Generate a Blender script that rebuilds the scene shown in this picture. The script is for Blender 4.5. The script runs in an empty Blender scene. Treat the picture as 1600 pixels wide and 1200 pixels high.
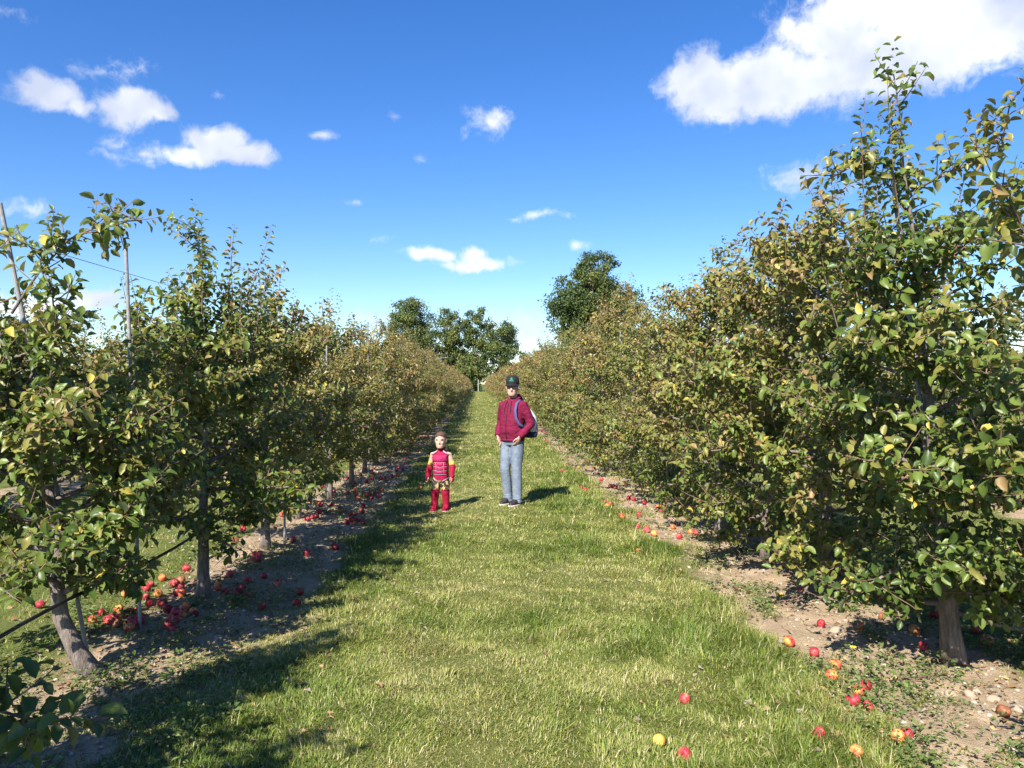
import bpy, math, random
import numpy as np
from mathutils import Matrix, Vector

R = math.radians
S = bpy.context.scene
COL = S.collection

# ------------------------------------------------------------------ camera
CAM_H = 1.68
YAW = R(2.56)                 # the camera looks a little to the right of the tree rows (rows run along +Y)
FPX = 1230.0                  # focal length in pixels of a 1600 px wide picture
cam = bpy.data.cameras.new('camera')
cam.sensor_width = 36.0
cam.lens = FPX / 1600 * 36
cam.clip_start = 0.05
cam.clip_end = 6000
cam_o = bpy.data.objects.new('camera', cam)
COL.objects.link(cam_o)
cam_o.location = (0, 0, CAM_H)
cam_o.rotation_euler = (R(90), 0, -YAW)
S.camera = cam_o

# ------------------------------------------------------------------ sun, sky, exposure
SUN_EL = R(41)
SUN_AZ = math.pi + R(27)      # clockwise from +Y: the sun stands behind the camera, to its left
sun_dir = Vector((math.sin(SUN_AZ) * math.cos(SUN_EL), math.cos(SUN_AZ) * math.cos(SUN_EL), math.sin(SUN_EL)))
sl = bpy.data.lights.new('sun', 'SUN')
sl.energy = 5.0
sl.angle = R(0.53)
sl.color = (1.0, 0.94, 0.84)
sun_o = bpy.data.objects.new('sun', sl)
COL.objects.link(sun_o)
sun_o.rotation_euler = (-sun_dir).to_track_quat('-Z', 'Y').to_euler()
sun_o.location = (-20, -40, 40)

S.view_settings.view_transform = 'Standard'
S.view_settings.look = 'None'
S.view_settings.exposure = 1.02
S.view_settings.gamma = 1.0
S.view_settings.use_curve_mapping = False
S.cycles.use_denoising = True
S.cycles.max_bounces = 5
S.cycles.diffuse_bounces = 2
S.cycles.glossy_bounces = 2
S.cycles.transmission_bounces = 2
S.cycles.sample_clamp_indirect = 6.0

SKY_STRENGTH = 0.098
CLOUDS = [  # centre and half size of each cloud in the sky, degrees: azimuth right of +Y, elevation, half width, half height, density
]

def px_dir(px, py):
    """direction in the world of a point of the 1600x1200 picture"""
    xc, zc = (px - 800) / FPX, (600 - py) / FPX
    c, s = math.cos(YAW), math.sin(YAW)
    return Vector((xc * c + s, -xc * s + c, zc)).normalized()

for (px, py, hw, hh, dn) in [     # column, row, half width, half height, density
        (70, 146, 58, 30, 1.15), (112, 165, 34, 20, .9), (200, 168, 64, 34, 1.2), (240, 180, 36, 22, .9), (335, 222, 66, 34, 1.2), (370, 238, 76, 24, 1.1), (290, 238, 70, 18, .9), (225, 240, 50, 14, .6),
        (150, 108, 60, 20, .62), (225, 108, 24, 24, .45), (180, 222, 30, 16, .55), (175, 242, 44, 12, .6), (762, 190, 50, 32, .79), (500, 206, 34, 9, .62),
        (618, 188, 30, 12, .55), (852, 337, 44, 11, .7), (806, 340, 26, 8, .55), (905, 380, 18, 11, .6), (672, 398, 56, 16, .85), (745, 402, 40, 20, .8), (745, 414, 92, 15, .85), (600, 372, 30, 10, .4),
        (1080, 120, 60, 50, 1.1), (1150, 140, 110, 50, 1.2), (1215, 128, 90, 56, 1.1), (1330, 95, 110, 74, 1.15), (1290, 60, 90, 50, 1.0), (1450, 70, 170, 70, 1.15), (1560, 34, 150, 66, 1.1),
        (1400, 10, 170, 60, 1.0), (1250, 275, 66, 26, .7), (1310, 300, 40, 16, .5), (150, 465, 74, 26, .9), (40, 330, 44, 18, .7), (60, 480, 110, 30, .8),
        (580, 500, 80, 18, .7), (820, 520, 80, 40, .7), (660, 250, 28, 14, .42), (552, 315, 18, 8, .5), (20, 25, 40, 14, .55), (333, 144, 14, 8, .5)]:
    if dn < .8: dn *= .62
    elif px < 800: hw, hh = hw * .86, hh * .86
    d = px_dir(px, py)
    CLOUDS.append((math.degrees(math.atan2(d.x, d.y)), math.degrees(math.asin(d.z)),
                   math.degrees(hw / FPX) * .95, math.degrees(hh / FPX) * .95, dn))
rc = random.Random(5)
for i in range(9):            # the same kind of small clouds over the rest of the sky
    CLOUDS.append((rc.uniform(55, 305), rc.uniform(8, 60), rc.uniform(4, 10), rc.uniform(1.5, 4), rc.uniform(.6, 1.1)))

world = bpy.data.worlds.new('World')
S.world = world
world.use_nodes = True
nt = world.node_tree
nt.nodes.clear()
W = lambda t: nt.nodes.new(t)
def wl(a, b): nt.links.new(a, b)
sky = W('ShaderNodeTexSky')
sky.sky_type = 'NISHITA'
sky.sun_disc = False
sky.sun_elevation = SUN_EL
sky.sun_rotation = SUN_AZ
sky.air_density = 1.0
sky.dust_density = 0.25
sky.ozone_density = 4.0
sky.altitude = 200
hsv = W('ShaderNodeHueSaturation')
hsv.inputs['Saturation'].default_value = 1.28
hsv.inputs['Hue'].default_value = .512
wl(sky.outputs[0], hsv.inputs['Color'])
bg1 = W('ShaderNodeBackground'); bg1.inputs['Strength'].default_value = SKY_STRENGTH
wl(hsv.outputs[0], bg1.inputs['Color'])
tc = W('ShaderNodeTexCoord')
warp = W('ShaderNodeTexNoise'); warp.inputs['Scale'].default_value = 13; warp.inputs['Detail'].default_value = 3; warp.inputs['Roughness'].default_value = .62
wl(tc.outputs['Generated'], warp.inputs['Vector'])
w1 = W('ShaderNodeVectorMath'); w1.operation = 'SUBTRACT'; w1.inputs[1].default_value = (.5, .5, .5)
wl(warp.outputs['Color'], w1.inputs[0])
w2 = W('ShaderNodeVectorMath'); w2.operation = 'MULTIPLY_ADD'; w2.inputs[1].default_value = (.05, .05, .035)
wl(w1.outputs[0], w2.inputs[0]); wl(tc.outputs['Generated'], w2.inputs[2])
sx = W('ShaderNodeSeparateXYZ'); wl(w2.outputs[0], sx.inputs[0])
m_az = W('ShaderNodeMath'); m_az.operation = 'ARCTAN2'; wl(sx.outputs[0], m_az.inputs[0]); wl(sx.outputs[1], m_az.inputs[1])
m_el = W('ShaderNodeMath'); m_el.operation = 'ARCSINE'; m_el.use_clamp = False; wl(sx.outputs[2], m_el.inputs[0])
polar = W('ShaderNodeCombineXYZ'); wl(m_az.outputs[0], polar.inputs[0]); wl(m_el.outputs[0], polar.inputs[1])
prev = None
for (az, el, hw, hh, dn) in CLOUDS:
    a, e = R((az + 180) % 360 - 180), R(el)
    sx_, sy_ = math.cos(e) / (R(hw) * 1.15), 1 / (R(hh) * 1.2)
    mp = W('ShaderNodeVectorMath'); mp.operation = 'MULTIPLY_ADD'
    mp.inputs[1].default_value = (sx_, sy_, 0); mp.inputs[2].default_value = (-a * sx_, -e * sy_, 0)
    wl(polar.outputs[0], mp.inputs[0])
    ln = W('ShaderNodeVectorMath'); ln.operation = 'LENGTH'
    wl(mp.outputs[0], ln.inputs[0])
    mr = W('ShaderNodeMath'); mr.operation = 'MULTIPLY_ADD'; mr.inputs[1].default_value = -dn; mr.inputs[2].default_value = dn
    wl(ln.outputs['Value'], mr.inputs[0])
    if prev is None:
        prev = mr.outputs[0]
    else:
        mx = W('ShaderNodeMath'); mx.operation = 'SMOOTH_MAX'; mx.inputs[2].default_value = .12
        wl(prev, mx.inputs[0]); wl(mr.outputs[0], mx.inputs[1])
        prev = mx.outputs[0]
fb = W('ShaderNodeTexNoise'); fb.inputs['Scale'].default_value = 34; fb.inputs['Detail'].default_value = 5; fb.inputs['Roughness'].default_value = .66
wl(w2.outputs[0], fb.inputs['Vector'])
fa = W('ShaderNodeMath'); fa.operation = 'MULTIPLY_ADD'; fa.inputs[1].default_value = 1.15; fa.inputs[2].default_value = -.62
wl(fb.outputs['Fac'], fa.inputs[0])
ad = W('ShaderNodeMath'); ad.operation = 'ADD'
wl(prev, ad.inputs[0]); wl(fa.outputs[0], ad.inputs[1])
dens = W('ShaderNodeMapRange'); dens.interpolation_type = 'SMOOTHSTEP'
dens.inputs['From Min'].default_value = .04; dens.inputs['From Max'].default_value = .62
dens.inputs['To Max'].default_value = .97
wl(ad.outputs[0], dens.inputs['Value'])
shade = W('ShaderNodeTexNoise'); shade.inputs['Scale'].default_value = 9; shade.inputs['Detail'].default_value = 3
wl(w2.outputs[0], shade.inputs['Vector'])
cr = W('ShaderNodeValToRGB')
cr.color_ramp.elements[0].position = .36; cr.color_ramp.elements[0].color = (.52, .58, .74, 1)
cr.color_ramp.elements[1].position = .60; cr.color_ramp.elements[1].color = (.93, .95, 1.0, 1)
wl(shade.outputs['Fac'], cr.inputs[0])
bg2 = W('ShaderNodeBackground'); bg2.inputs['Strength'].default_value = .64
wl(cr.outputs[0], bg2.inputs['Color'])
mixw = W('ShaderNodeMixShader')
wl(dens.outputs[0], mixw.inputs[0]); wl(bg1.outputs[0], mixw.inputs[1]); wl(bg2.outputs[0], mixw.inputs[2])
outw = W('ShaderNodeOutputWorld'); wl(mixw.outputs[0], outw.inputs['Surface'])
world.cycles.sampling_method = 'MANUAL'
world.cycles.sample_map_resolution = 512

# ------------------------------------------------------------------ helpers
ROW0, ROW_STEP = -2.15, 4.95          # tree rows stand at X = ROW0 + k * ROW_STEP
ROW_END = 172.0
SHIFT_L, SHIFT_R, SOIL_W = .26, .24, .62   # the bare strips lie a little towards the middle alley
rng = np.random.default_rng(11)

def vnoise(x, y, seed=0):
    """smooth value noise in 0..1"""
    x = np.asarray(x, float); y = np.asarray(y, float)
    xi, yi = np.floor(x), np.floor(y)
    fx, fy = x - xi, y - yi
    fx, fy = fx * fx * (3 - 2 * fx), fy * fy * (3 - 2 * fy)
    def h(a, b):
        v = np.sin(a * 127.1 + b * 311.7 + seed * 74.7) * 43758.5453
        return v - np.floor(v)
    return (h(xi, yi) * (1 - fx) + h(xi + 1, yi) * fx) * (1 - fy) + (h(xi, yi + 1) * (1 - fx) + h(xi + 1, yi + 1) * fx) * fy

def soil_dist(x):
    x = np.asarray(x, float)
    return row_dist(x - np.where(x < .3, SHIFT_L, -SHIFT_R))

def row_dist(x):
    return np.abs(np.mod(np.asarray(x, float) - ROW0 + ROW_STEP / 2, ROW_STEP) - ROW_STEP / 2)

def height(x, y):
    x = np.asarray(x, float); y = np.asarray(y, float)
    f = np.clip(1.3 - np.hypot(x, y) / 60, 0, 1)
    h = (vnoise(x * 1.3, y * 1.3, 1) - .5) * .05 + (vnoise(x * 4, y * 4, 2) - .5) * .022
    soil = np.clip((.68 - soil_dist(x)) / .25, 0, 1)
    h = h + soil * ((vnoise(x * 9, y * 9, 3) - .5) * .03 + (vnoise(x * 22, y * 22, 4) - .5) * .012 - .012)
    return h * f

def hz(x, y): return float(height(x, y))

def on_ground(px, py):
    """where the line of sight through a point of the 1600x1200 picture meets the ground"""
    d = px_dir(px, py)
    t = CAM_H / -d.z
    return d.x * t, d.y * t

def tri_mesh(name, V, F, mats, mi=None, smooth=False):
    V = np.ascontiguousarray(V, np.float32); F = np.ascontiguousarray(F, np.int32)
    me = bpy.data.meshes.new(name)
    me.vertices.add(len(V)); me.vertices.foreach_set('co', V.ravel())
    me.loops.add(F.size); me.loops.foreach_set('vertex_index', F.ravel())
    me.polygons.add(len(F)); me.polygons.foreach_set('loop_start', np.arange(0, F.size, F.shape[1], dtype=np.int32))
    if mi is not None: me.polygons.foreach_set('material_index', np.ascontiguousarray(mi, np.int32))
    me.polygons.foreach_set('use_smooth', np.full(len(F), smooth, dtype=bool))
    for m in (mats if isinstance(mats, (list, tuple)) else [mats]): me.materials.append(m)
    me.update(calc_edges=True)
    return me

def add(name, me, parent=None, loc=(0, 0, 0), rot=(0, 0, 0), scale=None):
    o = bpy.data.objects.new(name, me)
    COL.objects.link(o)
    o.location = loc; o.rotation_euler = rot
    if scale is not None: o.scale = scale if hasattr(scale, '__len__') else (scale,) * 3
    if parent is not None: o.parent = parent
    return o

def tag(o, label=None, cat=None, group=None, kind=None):
    if label: o['label'] = label
    if cat: o['category'] = cat
    if group: o['group'] = group
    if kind: o['kind'] = kind
    return o

def join(parts):
    V, F, n = [], [], 0
    for v, f in parts:
        V.append(np.asarray(v, float)); F.append(np.asarray(f) + n); n += len(v)
    return np.vstack(V), np.vstack(F)

def frames(P):
    P = np.asarray(P, float)
    T = np.gradient(P, axis=0)
    T /= np.linalg.norm(T, axis=1)[:, None] + 1e-9
    ref = np.array([0, 1.0, 0]) if abs(T[0][2]) > .7 else np.array([0, 0, 1.0])
    A, B = [], []
    rx, ry, rz = (float(c) for c in ref)
    for tx, ty, tz in T.tolist():
        ax, ay, az = ry * tz - rz * ty, rz * tx - rx * tz, rx * ty - ry * tx
        q = math.sqrt(ax * ax + ay * ay + az * az) + 1e-9
        ax, ay, az = ax / q, ay / q, az / q
        rx, ry, rz = ty * az - tz * ay, tz * ax - tx * az, tx * ay - ty * ax
        A.append((ax, ay, az)); B.append((rx, ry, rz))
    A, B = np.array(A), np.array(B)
    return T, A, B

def tube(P, r, k=6, cap=True, flat=None):
    """closed tube of triangles along P; r: radius per point; flat: (along a, along b) factors"""
    P = np.asarray(P, float); r = np.broadcast_to(np.asarray(r, float), (len(P),))
    T, A, B = frames(P)
    th = np.linspace(0, 2 * np.pi, k, endpoint=False)
    fa, fb_ = flat or (1, 1)
    V = P[:, None] + r[:, None, None] * (np.cos(th)[None, :, None] * A[:, None] * fa + np.sin(th)[None, :, None] * B[:, None] * fb_)
    V = V.reshape(-1, 3)
    if cap: V = np.vstack([V, P[0] - T[0] * r[0] * .35, P[-1] + T[-1] * r[-1] * .5])
    return V, tube_faces(len(P), k, cap)

TUBE_F = {}
def tube_faces(m_, k, cap):
    if (m_, k, cap) not in TUBE_F:
        F = []
        for i in range(m_ - 1):
            for j in range(k):
                a, b = i * k + j, i * k + (j + 1) % k
                F += [(a, b, b + k), (a, b + k, a + k)]
        if cap:
            n = m_ * k; e = (m_ - 1) * k
            for j in range(k): F += [(n, (j + 1) % k, j), (n + 1, e + j, e + (j + 1) % k)]
        TUBE_F[(m_, k, cap)] = np.array(F)
    return TUBE_F[(m_, k, cap)]

def loft(rings, k=20, sq=2.0):
    """closed body from horizontal rings (z, cx, cy, rx, ry)"""
    V, F = [], []
    th = np.linspace(0, 2 * np.pi, k, endpoint=False)
    c, s = np.cos(th), np.sin(th)
    c = np.sign(c) * np.abs(c) ** (2 / sq); s = np.sign(s) * np.abs(s) ** (2 / sq)
    for z, cx, cy, rx, ry in rings:
        V.append(np.stack([cx + rx * c, cy + ry * s, np.full(k, z)], 1))
    V = np.vstack(V)
    for i in range(len(rings) - 1):
        for j in range(k):
            a, b = i * k + j, i * k + (j + 1) % k
            F += [(a, b, b + k), (a, b + k, a + k)]
    n = len(V); e = (len(rings) - 1) * k
    V = np.vstack([V, [rings[0][1], rings[0][2], rings[0][0]], [rings[-1][1], rings[-1][2], rings[-1][0]]])
    for j in range(k):
        F += [(n, (j + 1) % k, j), (n + 1, e + j, e + (j + 1) % k)]
    return V, np.array(F)

def ellipsoid(c, r, k=14, rot=None):
    zs = np.sin(np.linspace(-np.pi / 2, np.pi / 2, k // 2 + 3)[1:-1])
    V, F = loft([(z, 0, 0, math.sqrt(1 - z * z), math.sqrt(1 - z * z)) for z in zs], k)
    V[-2] = (0, 0, -1); V[-1] = (0, 0, 1)
    V = V * np.asarray(r)
    if rot is not None: V = V @ np.array(Matrix.Rotation(rot[1], 3, rot[0])).T
    return V + np.asarray(c), F

def box(c, h):
    c, h = np.asarray(c, float), np.asarray(h, float)
    V = np.array([(x, y, z) for x in (-1, 1) for y in (-1, 1) for z in (-1, 1)]) * h + c
    F = np.array([(0, 1, 3), (0, 3, 2), (4, 6, 7), (4, 7, 5), (0, 4, 5), (0, 5, 1), (2, 3, 7), (2, 7, 6), (0, 2, 6), (0, 6, 4), (1, 5, 7), (1, 7, 3)])
    return V, F

def remesh(name, parts, voxel, mats, smooth=4, fac=.5):
    """union of closed shapes into one continuous skin"""
    V, F = join(parts)
    me = tri_mesh(name + '_raw', V, F, mats)
    o = bpy.data.objects.new('raw', me); COL.objects.link(o)
    m = o.modifiers.new('r', 'REMESH'); m.mode = 'VOXEL'; m.voxel_size = voxel; m.use_smooth_shade = True
    if smooth:
        s = o.modifiers.new('s', 'SMOOTH'); s.factor = fac; s.iterations = smooth
    dg = bpy.context.evaluated_depsgraph_get(); dg.update()
    out = bpy.data.meshes.new_from_object(o.evaluated_get(dg))
    out.name = name
    bpy.data.objects.remove(o); bpy.data.meshes.remove(me)
    if not out.materials:
        for mm in (mats if isinstance(mats, (list, tuple)) else [mats]): out.materials.append(mm)
    return out

# ------------------------------------------------------------------ materials
class NT:
    def __init__(self, name):
        self.m = bpy.data.materials.new(name); self.m.use_nodes = True
        self.t = self.m.node_tree; self.p = self.t.nodes['Principled BSDF']
    def n(self, t, **kw):
        x = self.t.nodes.new(t)
        for k, v in kw.items(): setattr(x, k, v)
        return x
    def l(self, a, b): self.t.links.new(a, b)
    def noise(self, scale, detail=4, rough=.55, vec=None):
        x = self.n('ShaderNodeTexNoise'); x.inputs['Scale'].default_value = scale; x.inputs['Detail'].default_value = detail; x.inputs['Roughness'].default_value = rough
        self.l(vec if vec is not None else self.obj(), x.inputs['Vector'])
        return x.outputs['Fac']
    def obj(self):
        if not hasattr(self, '_tc'): self._tc = self.n('ShaderNodeTexCoord')
        return self._tc.outputs['Object']
    def ramp(self, fac, stops):
        x = self.n('ShaderNodeValToRGB'); el = x.color_ramp.elements
        while len(el) < len(stops): el.new(.5)
        for e, (p, c) in zip(el, stops): e.position = p; e.color = (*c, 1)
        self.l(fac, x.inputs[0]); return x.outputs[0]
    def mix(self, fac, a, b, mode='MIX'):
        x = self.n('ShaderNodeMix', data_type='RGBA', blend_type=mode)
        for s, v in ((x.inputs[0], fac), (x.inputs[6], a), (x.inputs[7], b)):
            if hasattr(v, 'is_linked'): self.l(v, s)
            elif isinstance(v, (int, float)): s.default_value = v
            else: s.default_value = (*v, 1)
        return x.outputs[2]
    def math(self, op, a, b=None, c=None, clamp=False):
        x = self.n('ShaderNodeMath', operation=op, use_clamp=clamp)
        for s, v in zip(x.inputs, (a, b, c)):
            if v is None: continue
            if hasattr(v, 'is_linked'): self.l(v, s)
            else: s.default_value = v
        return x.outputs[0]
    def bump(self, h, strength=.3, dist=.01):
        x = self.n('ShaderNodeBump'); x.inputs['Strength'].default_value = strength; x.inputs['Distance'].default_value = dist
        self.l(h, x.inputs['Height']); self.l(x.outputs[0], self.p.inputs['Normal'])
    def base(self, c):
        if hasattr(c, 'is_linked'): self.l(c, self.p.inputs['Base Color'])
        else: self.p.inputs['Base Color'].default_value = (*c, 1)
    def rough(self, v): self.p.inputs['Roughness'].default_value = v
    def translucent(self, col, fac):
        out = self.t.nodes['Material Output']
        tr = self.n('ShaderNodeBsdfTranslucent')
        if hasattr(col, 'is_linked'): self.l(col, tr.inputs[0])
        else: tr.inputs[0].default_value = (*col, 1)
        ms = self.n('ShaderNodeMixShader'); ms.inputs[0].default_value = fac
        self.l(self.p.outputs[0], ms.inputs[1]); self.l(tr.outputs[0], ms.inputs[2]); self.l(ms.outputs[0], out.inputs['Surface'])

def simple(name, a, b, scale=8, rough=.7, bump=.0, bdist=.01, bscale=None, detail=4):
    m = NT(name)
    f = m.noise(scale, detail)
    m.base(m.ramp(f, [(.3, a), (.7, b)])); m.rough(rough)
    if bump: m.bump(m.noise(bscale or scale * 3, 5), bump, bdist)
    return m.m

def leaf_mat(name, dark, light, under, trans=.26, gloss=.40):
    m = NT(name)
    isl = m.n('ShaderNodeNewGeometry'); oi = m.n('ShaderNodeObjectInfo')
    rnd = m.math('FRACT', m.math('ADD', isl.outputs['Random Per Island'], m.math('MULTIPLY', oi.outputs['Random'], 7.31)))
    c = m.ramp(rnd, [(0, dark), (1, light)])
    c = m.mix(m.math('MULTIPLY', m.noise(60, 3), .35), c, tuple(min(1, v * 1.5) for v in light))
    top = c
    c = m.mix(isl.outputs['Backfacing'], c, under)
    m.base(c); m.rough(gloss); m.p.inputs['Specular IOR Level'].default_value = .38
    tc_ = m.mix(.5, top, (light[0] * 1.6, light[1] * 1.6, light[2] * .8))
    m.translucent(tc_, trans)
    return m.m

LEAF = [leaf_mat('leaf_dark_green', (.040, .072, .015), (.074, .118, .023), (.16, .20, .10)),
        leaf_mat('leaf_mid_green', (.092, .136, .024), (.150, .200, .040), (.21, .25, .12)),
        leaf_mat('leaf_olive', (.150, .155, .034), (.240, .222, .056), (.28, .28, .13)),
        leaf_mat('leaf_bronze', (.190, .128, .046), (.310, .212, .085), (.31, .26, .13)),
        leaf_mat('leaf_yellow', (.380, .310, .045), (.500, .400, .085), (.42, .37, .14))]
m = NT('bark')
fz = m.n('ShaderNodeMapping'); fz.inputs['Scale'].default_value = (1, 1, .25); m.l(m.obj(), fz.inputs['Vector'])
m.base(m.ramp(m.noise(38, 6, .65, fz.outputs[0]), [(.32, (.085, .068, .055)), (.52, (.22, .18, .155)), (.72, (.36, .31, .275))])); m.rough(.85)
m.bump(m.noise(48, 6, .7, fz.outputs[0]), 1.0, .02)
BARK = m.m
TWIG = simple('twig_bark', (.16, .09, .06), (.28, .18, .13), 20, .7)
STAKE = simple('weathered_stake', (.20, .195, .19), (.33, .32, .31), 30, .6, .2, .003)
HOSE = simple('black_hose', (.012, .012, .013), (.03, .03, .03), 10, .45)
WIRE = simple('wire', (.35, .36, .38), (.45, .46, .48), 10, .4)

# ------------------------------------------------------------------ ground
m = NT('orchard_ground')
geo = m.n('ShaderNodeNewGeometry'); sep = m.n('ShaderNodeSeparateXYZ'); m.l(geo.outputs['Position'], sep.inputs[0])
P = geo.outputs['Position']
n_edge = m.noise(2.2, 5, .6, P)
rd = m.math('ABSOLUTE', m.math('SUBTRACT', m.math('FLOORED_MODULO', m.math('ADD', m.math('ADD', sep.outputs[0], m.math('MULTIPLY_ADD', m.math('GREATER_THAN', sep.outputs[0], .3), SHIFT_L + SHIFT_R, -SHIFT_L)), -ROW0 + ROW_STEP / 2), ROW_STEP), ROW_STEP / 2))
edge = m.math('ADD', rd, m.math('MULTIPLY_ADD', n_edge, .9, -.45))
soilf = m.n('ShaderNodeMapRange', interpolation_type='SMOOTHSTEP')
soilf.inputs['From Min'].default_value = SOIL_W + .14; soilf.inputs['From Max'].default_value = SOIL_W - .10
m.l(edge, soilf.inputs['Value'])
infield = m.math('MULTIPLY', m.math('LESS_THAN', sep.outputs[1], ROW_END), m.math('LESS_THAN', m.math('ABSOLUTE', sep.outputs[0]), 30.0))
sf = m.math('MULTIPLY', soilf.outputs[0], infield)
soil = m.ramp(m.noise(5, 8, .68, P), [(.25, (.25, .18, .115)), (.48, (.42, .315, .205)), (.75, (.57, .44, .30))])
soil = m.mix(m.math('MULTIPLY', m.noise(55, 4, .6, P), .36), soil, (.24, .175, .115))
thatch = m.ramp(m.noise(2.6, 7, .7, P), [(.25, (.080, .120, .024)), (.5, (.140, .170, .040)), (.75, (.25, .24, .085))])
thatch = m.mix(m.math('MULTIPLY', m.noise(42, 4, .7, P), .6), thatch, (.10, .11, .03))
m.base(m.mix(sf, thatch, soil)); m.rough(.95); m.p.inputs['Specular IOR Level'].default_value = .15
m.bump(m.noise(48, 7, .7, P), .9, .02)
GROUND = m.m

def axis(fine0, fine1, step, lo, hi):
    a = list(np.arange(fine0, fine1, step)); g = step; x = a[-1]
    while x < hi: g *= 1.22; x += g; a.append(min(x, hi))
    g = step; x = a[0]; b = []
    while x > lo: g *= 1.22; x -= g; b.append(max(x, lo))
    return np.array(b[::-1] + a)
gx, gy = axis(-5, 5.5, .055, -2500, 2500), axis(2.0, 13, .055, -300, 3500)
X, Y = np.meshgrid(gx, gy)
V = np.stack([X, Y, height(X, Y)], -1).reshape(-1, 3)
nx, ny = len(gx), len(gy)
ii = (np.arange(ny - 1)[:, None] * nx + np.arange(nx - 1)[None]).ravel()
F = np.stack([ii, ii + 1, ii + nx + 1, ii + nx], 1)
g_o = add('ground', tri_mesh('ground', V, F, GROUND, smooth=True))
tag(g_o, 'orchard floor of mown grass alleys and bare soil strips under the trees', 'ground', kind='structure')

# ------------------------------------------------------------------ grass
m = NT('grass_blade')
at = m.n('ShaderNodeAttribute', attribute_name='tint')
m.base(at.outputs['Color']); m.rough(.5); m.p.inputs['Specular IOR Level'].default_value = .35
m.translucent(m.mix(.5, at.outputs['Color'], (.30, .36, .05)), .28)
GRASS = m.m

def cam_depth(x, y):
    return y * math.cos(YAW) + x * math.sin(YAW), x * math.cos(YAW) - y * math.sin(YAW)

def soil_mask(x, y):
    e = soil_dist(x) + (vnoise(x * 2.2, y * 2.2, 7) - .5) * .42 + (vnoise(x * 6, y * 6, 8) - .5) * .16
    e = e + np.where(x < 0, 1, 0) * np.where(x > ROW0, 1, 0) * np.clip((6.4 - y) / 2.2, 0, 1) * .42     # grass creeps up to the first trees on the left
    return np.clip((SOIL_W + .06 - e) / .16, 0, 1)

def blade_field(n, d0, d1, dens_pow):
    """positions over the part of the ground that can be seen, thinning out with distance"""
    u = rng.random(n)
    d = d0 + (d1 - d0) * u if dens_pow == 0 else 1 / (1 / d0 + u * (1 / d1 - 1 / d0))
    return d

xs, ys = [], []
def scatter(n, y0, y1, xa, xb, power):
    """n points with density falling as Y^-power"""
    u = rng.random(n)
    if power == 0: y = y0 + (y1 - y0) * u
    elif power == 1: y = y0 * (y1 / y0) ** u
    else: y = (y0 ** (1 - power) + u * (y1 ** (1 - power) - y0 ** (1 - power))) ** (1 / (1 - power))
    x = xa + (xb - xa) * rng.random(n)
    xs.append(x); ys.append(y)
scatter(215000, 2.3, 5.2, -2.2, 2.4, 0)
scatter(260000, 5.2, 40, -2.0, 2.3, 1.9)
scatter(30000, 40, 172, -1.8, 2.3, 1.5)
scatter(60000, 3.6, 30, -6.6, -2.0, 1.7)
scatter(52000, 3.6, 30, 2.9, 7.3, 1.7)
x = np.concatenate(xs); y = np.concatenate(ys)
keep = rng.random(len(x)) > soil_mask(x, y) * np.where(vnoise(x * 2.4, y * 2.4, 55) > .55, .80, .98)
d, xc = cam_depth(x, y)
keep &= (np.abs(xc) < d * .80 + .4)
x, y, d = x[keep], y[keep], d[keep]
n = len(x)
far = np.clip(d / 5.2, 1, 30)
lush = vnoise(x * .9, y * .9, 21) * .6 + vnoise(x * 2.7, y * 2.7, 22) * .4           # long green against dry and short
edge_t = np.exp(-((soil_dist(x) - SOIL_W - .18) / .22) ** 2)                                  # uncut tufts along the soil strips
lush = np.clip((lush - .5) * 1.5 + .44 + edge_t * .18 - .12 * np.exp(-((x - .1) / .55) ** 2), 0, 1)
right_t = np.clip((x - .75) / .6, 0, 1) * (x < 2.4)
L = (.022 + .040 * lush + .035 * np.clip(lush - .5, 0, 1) * right_t * 3 + .035 * (vnoise(x * 5, y * 5, 62) > .72) + .04 * edge_t * rng.random(n) * (.35 + .65 * right_t) * (.4 + 1.2 * vnoise(x * 2.2, y * 2.2, 63))) * (0.6 + .8 * rng.random(n))
L *= .68 * np.where(rng.random(n) < .02, 1.9, 1) * far ** .25
wd = (.0012 + .0012 * rng.random(n)) * far ** .8
wd *= np.where(rng.random(n) < .06, 1.8, 1)
az = np.where(rng.random(n) < .5, vnoise(x * 3.1, y * 3.1, 61) * 12.6 + rng.normal(0, .6, n), rng.random(n) * 2 * np.pi)
lean = np.clip(.35 + 1.2 * rng.random(n) - .15 * edge_t * right_t, .1, 1.45)
dirv = np.stack([np.cos(az), np.sin(az)], 1)
side = np.stack([-np.sin(az + rng.normal(0, .5, n)), np.cos(az)], 1)
z0 = height(x, y) - .004
base = np.stack([x, y, z0], 1)
def pt(f, bend):
    h = L * f
    a = lean * bend
    return base + np.concatenate([dirv * (h * np.sin(a))[:, None], (h * np.cos(a))[:, None]], 1)
mid, tip = pt(.55, .75), pt(1.0, 1.15)
sv = np.concatenate([side, np.zeros((n, 1))], 1) * wd[:, None]
V = np.stack([base - sv, base + sv, mid - sv * .85, mid + sv * .85, tip], 1).reshape(-1, 3)
o5 = (np.arange(n) * 5)[:, None, None]
F = (np.array([[0, 1, 3], [0, 3, 2], [2, 3, 4]])[None] + o5).reshape(-1, 3)
pal = np.array([(.100, .165, .024), (.165, .230, .036), (.260, .295, .056), (.370, .350, .110), (.540, .470, .250)])
t = np.clip((1 - lush) * 3.3 + rng.normal(0, .85, n) + .22, 0, 3)
t = np.where(rng.random(n) < .05 + .25 * (1 - lush), 4, t)
i0 = np.clip(t.astype(int), 0, 4); i1 = np.clip(i0 + 1, 0, 4)
col = pal[i0] + (pal[i1] - pal[i0]) * (t - i0)[:, None]
col *= (0.75 + .5 * rng.random((n, 1)))
me = tri_mesh('grass', V, F, GRASS, smooth=True)
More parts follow.
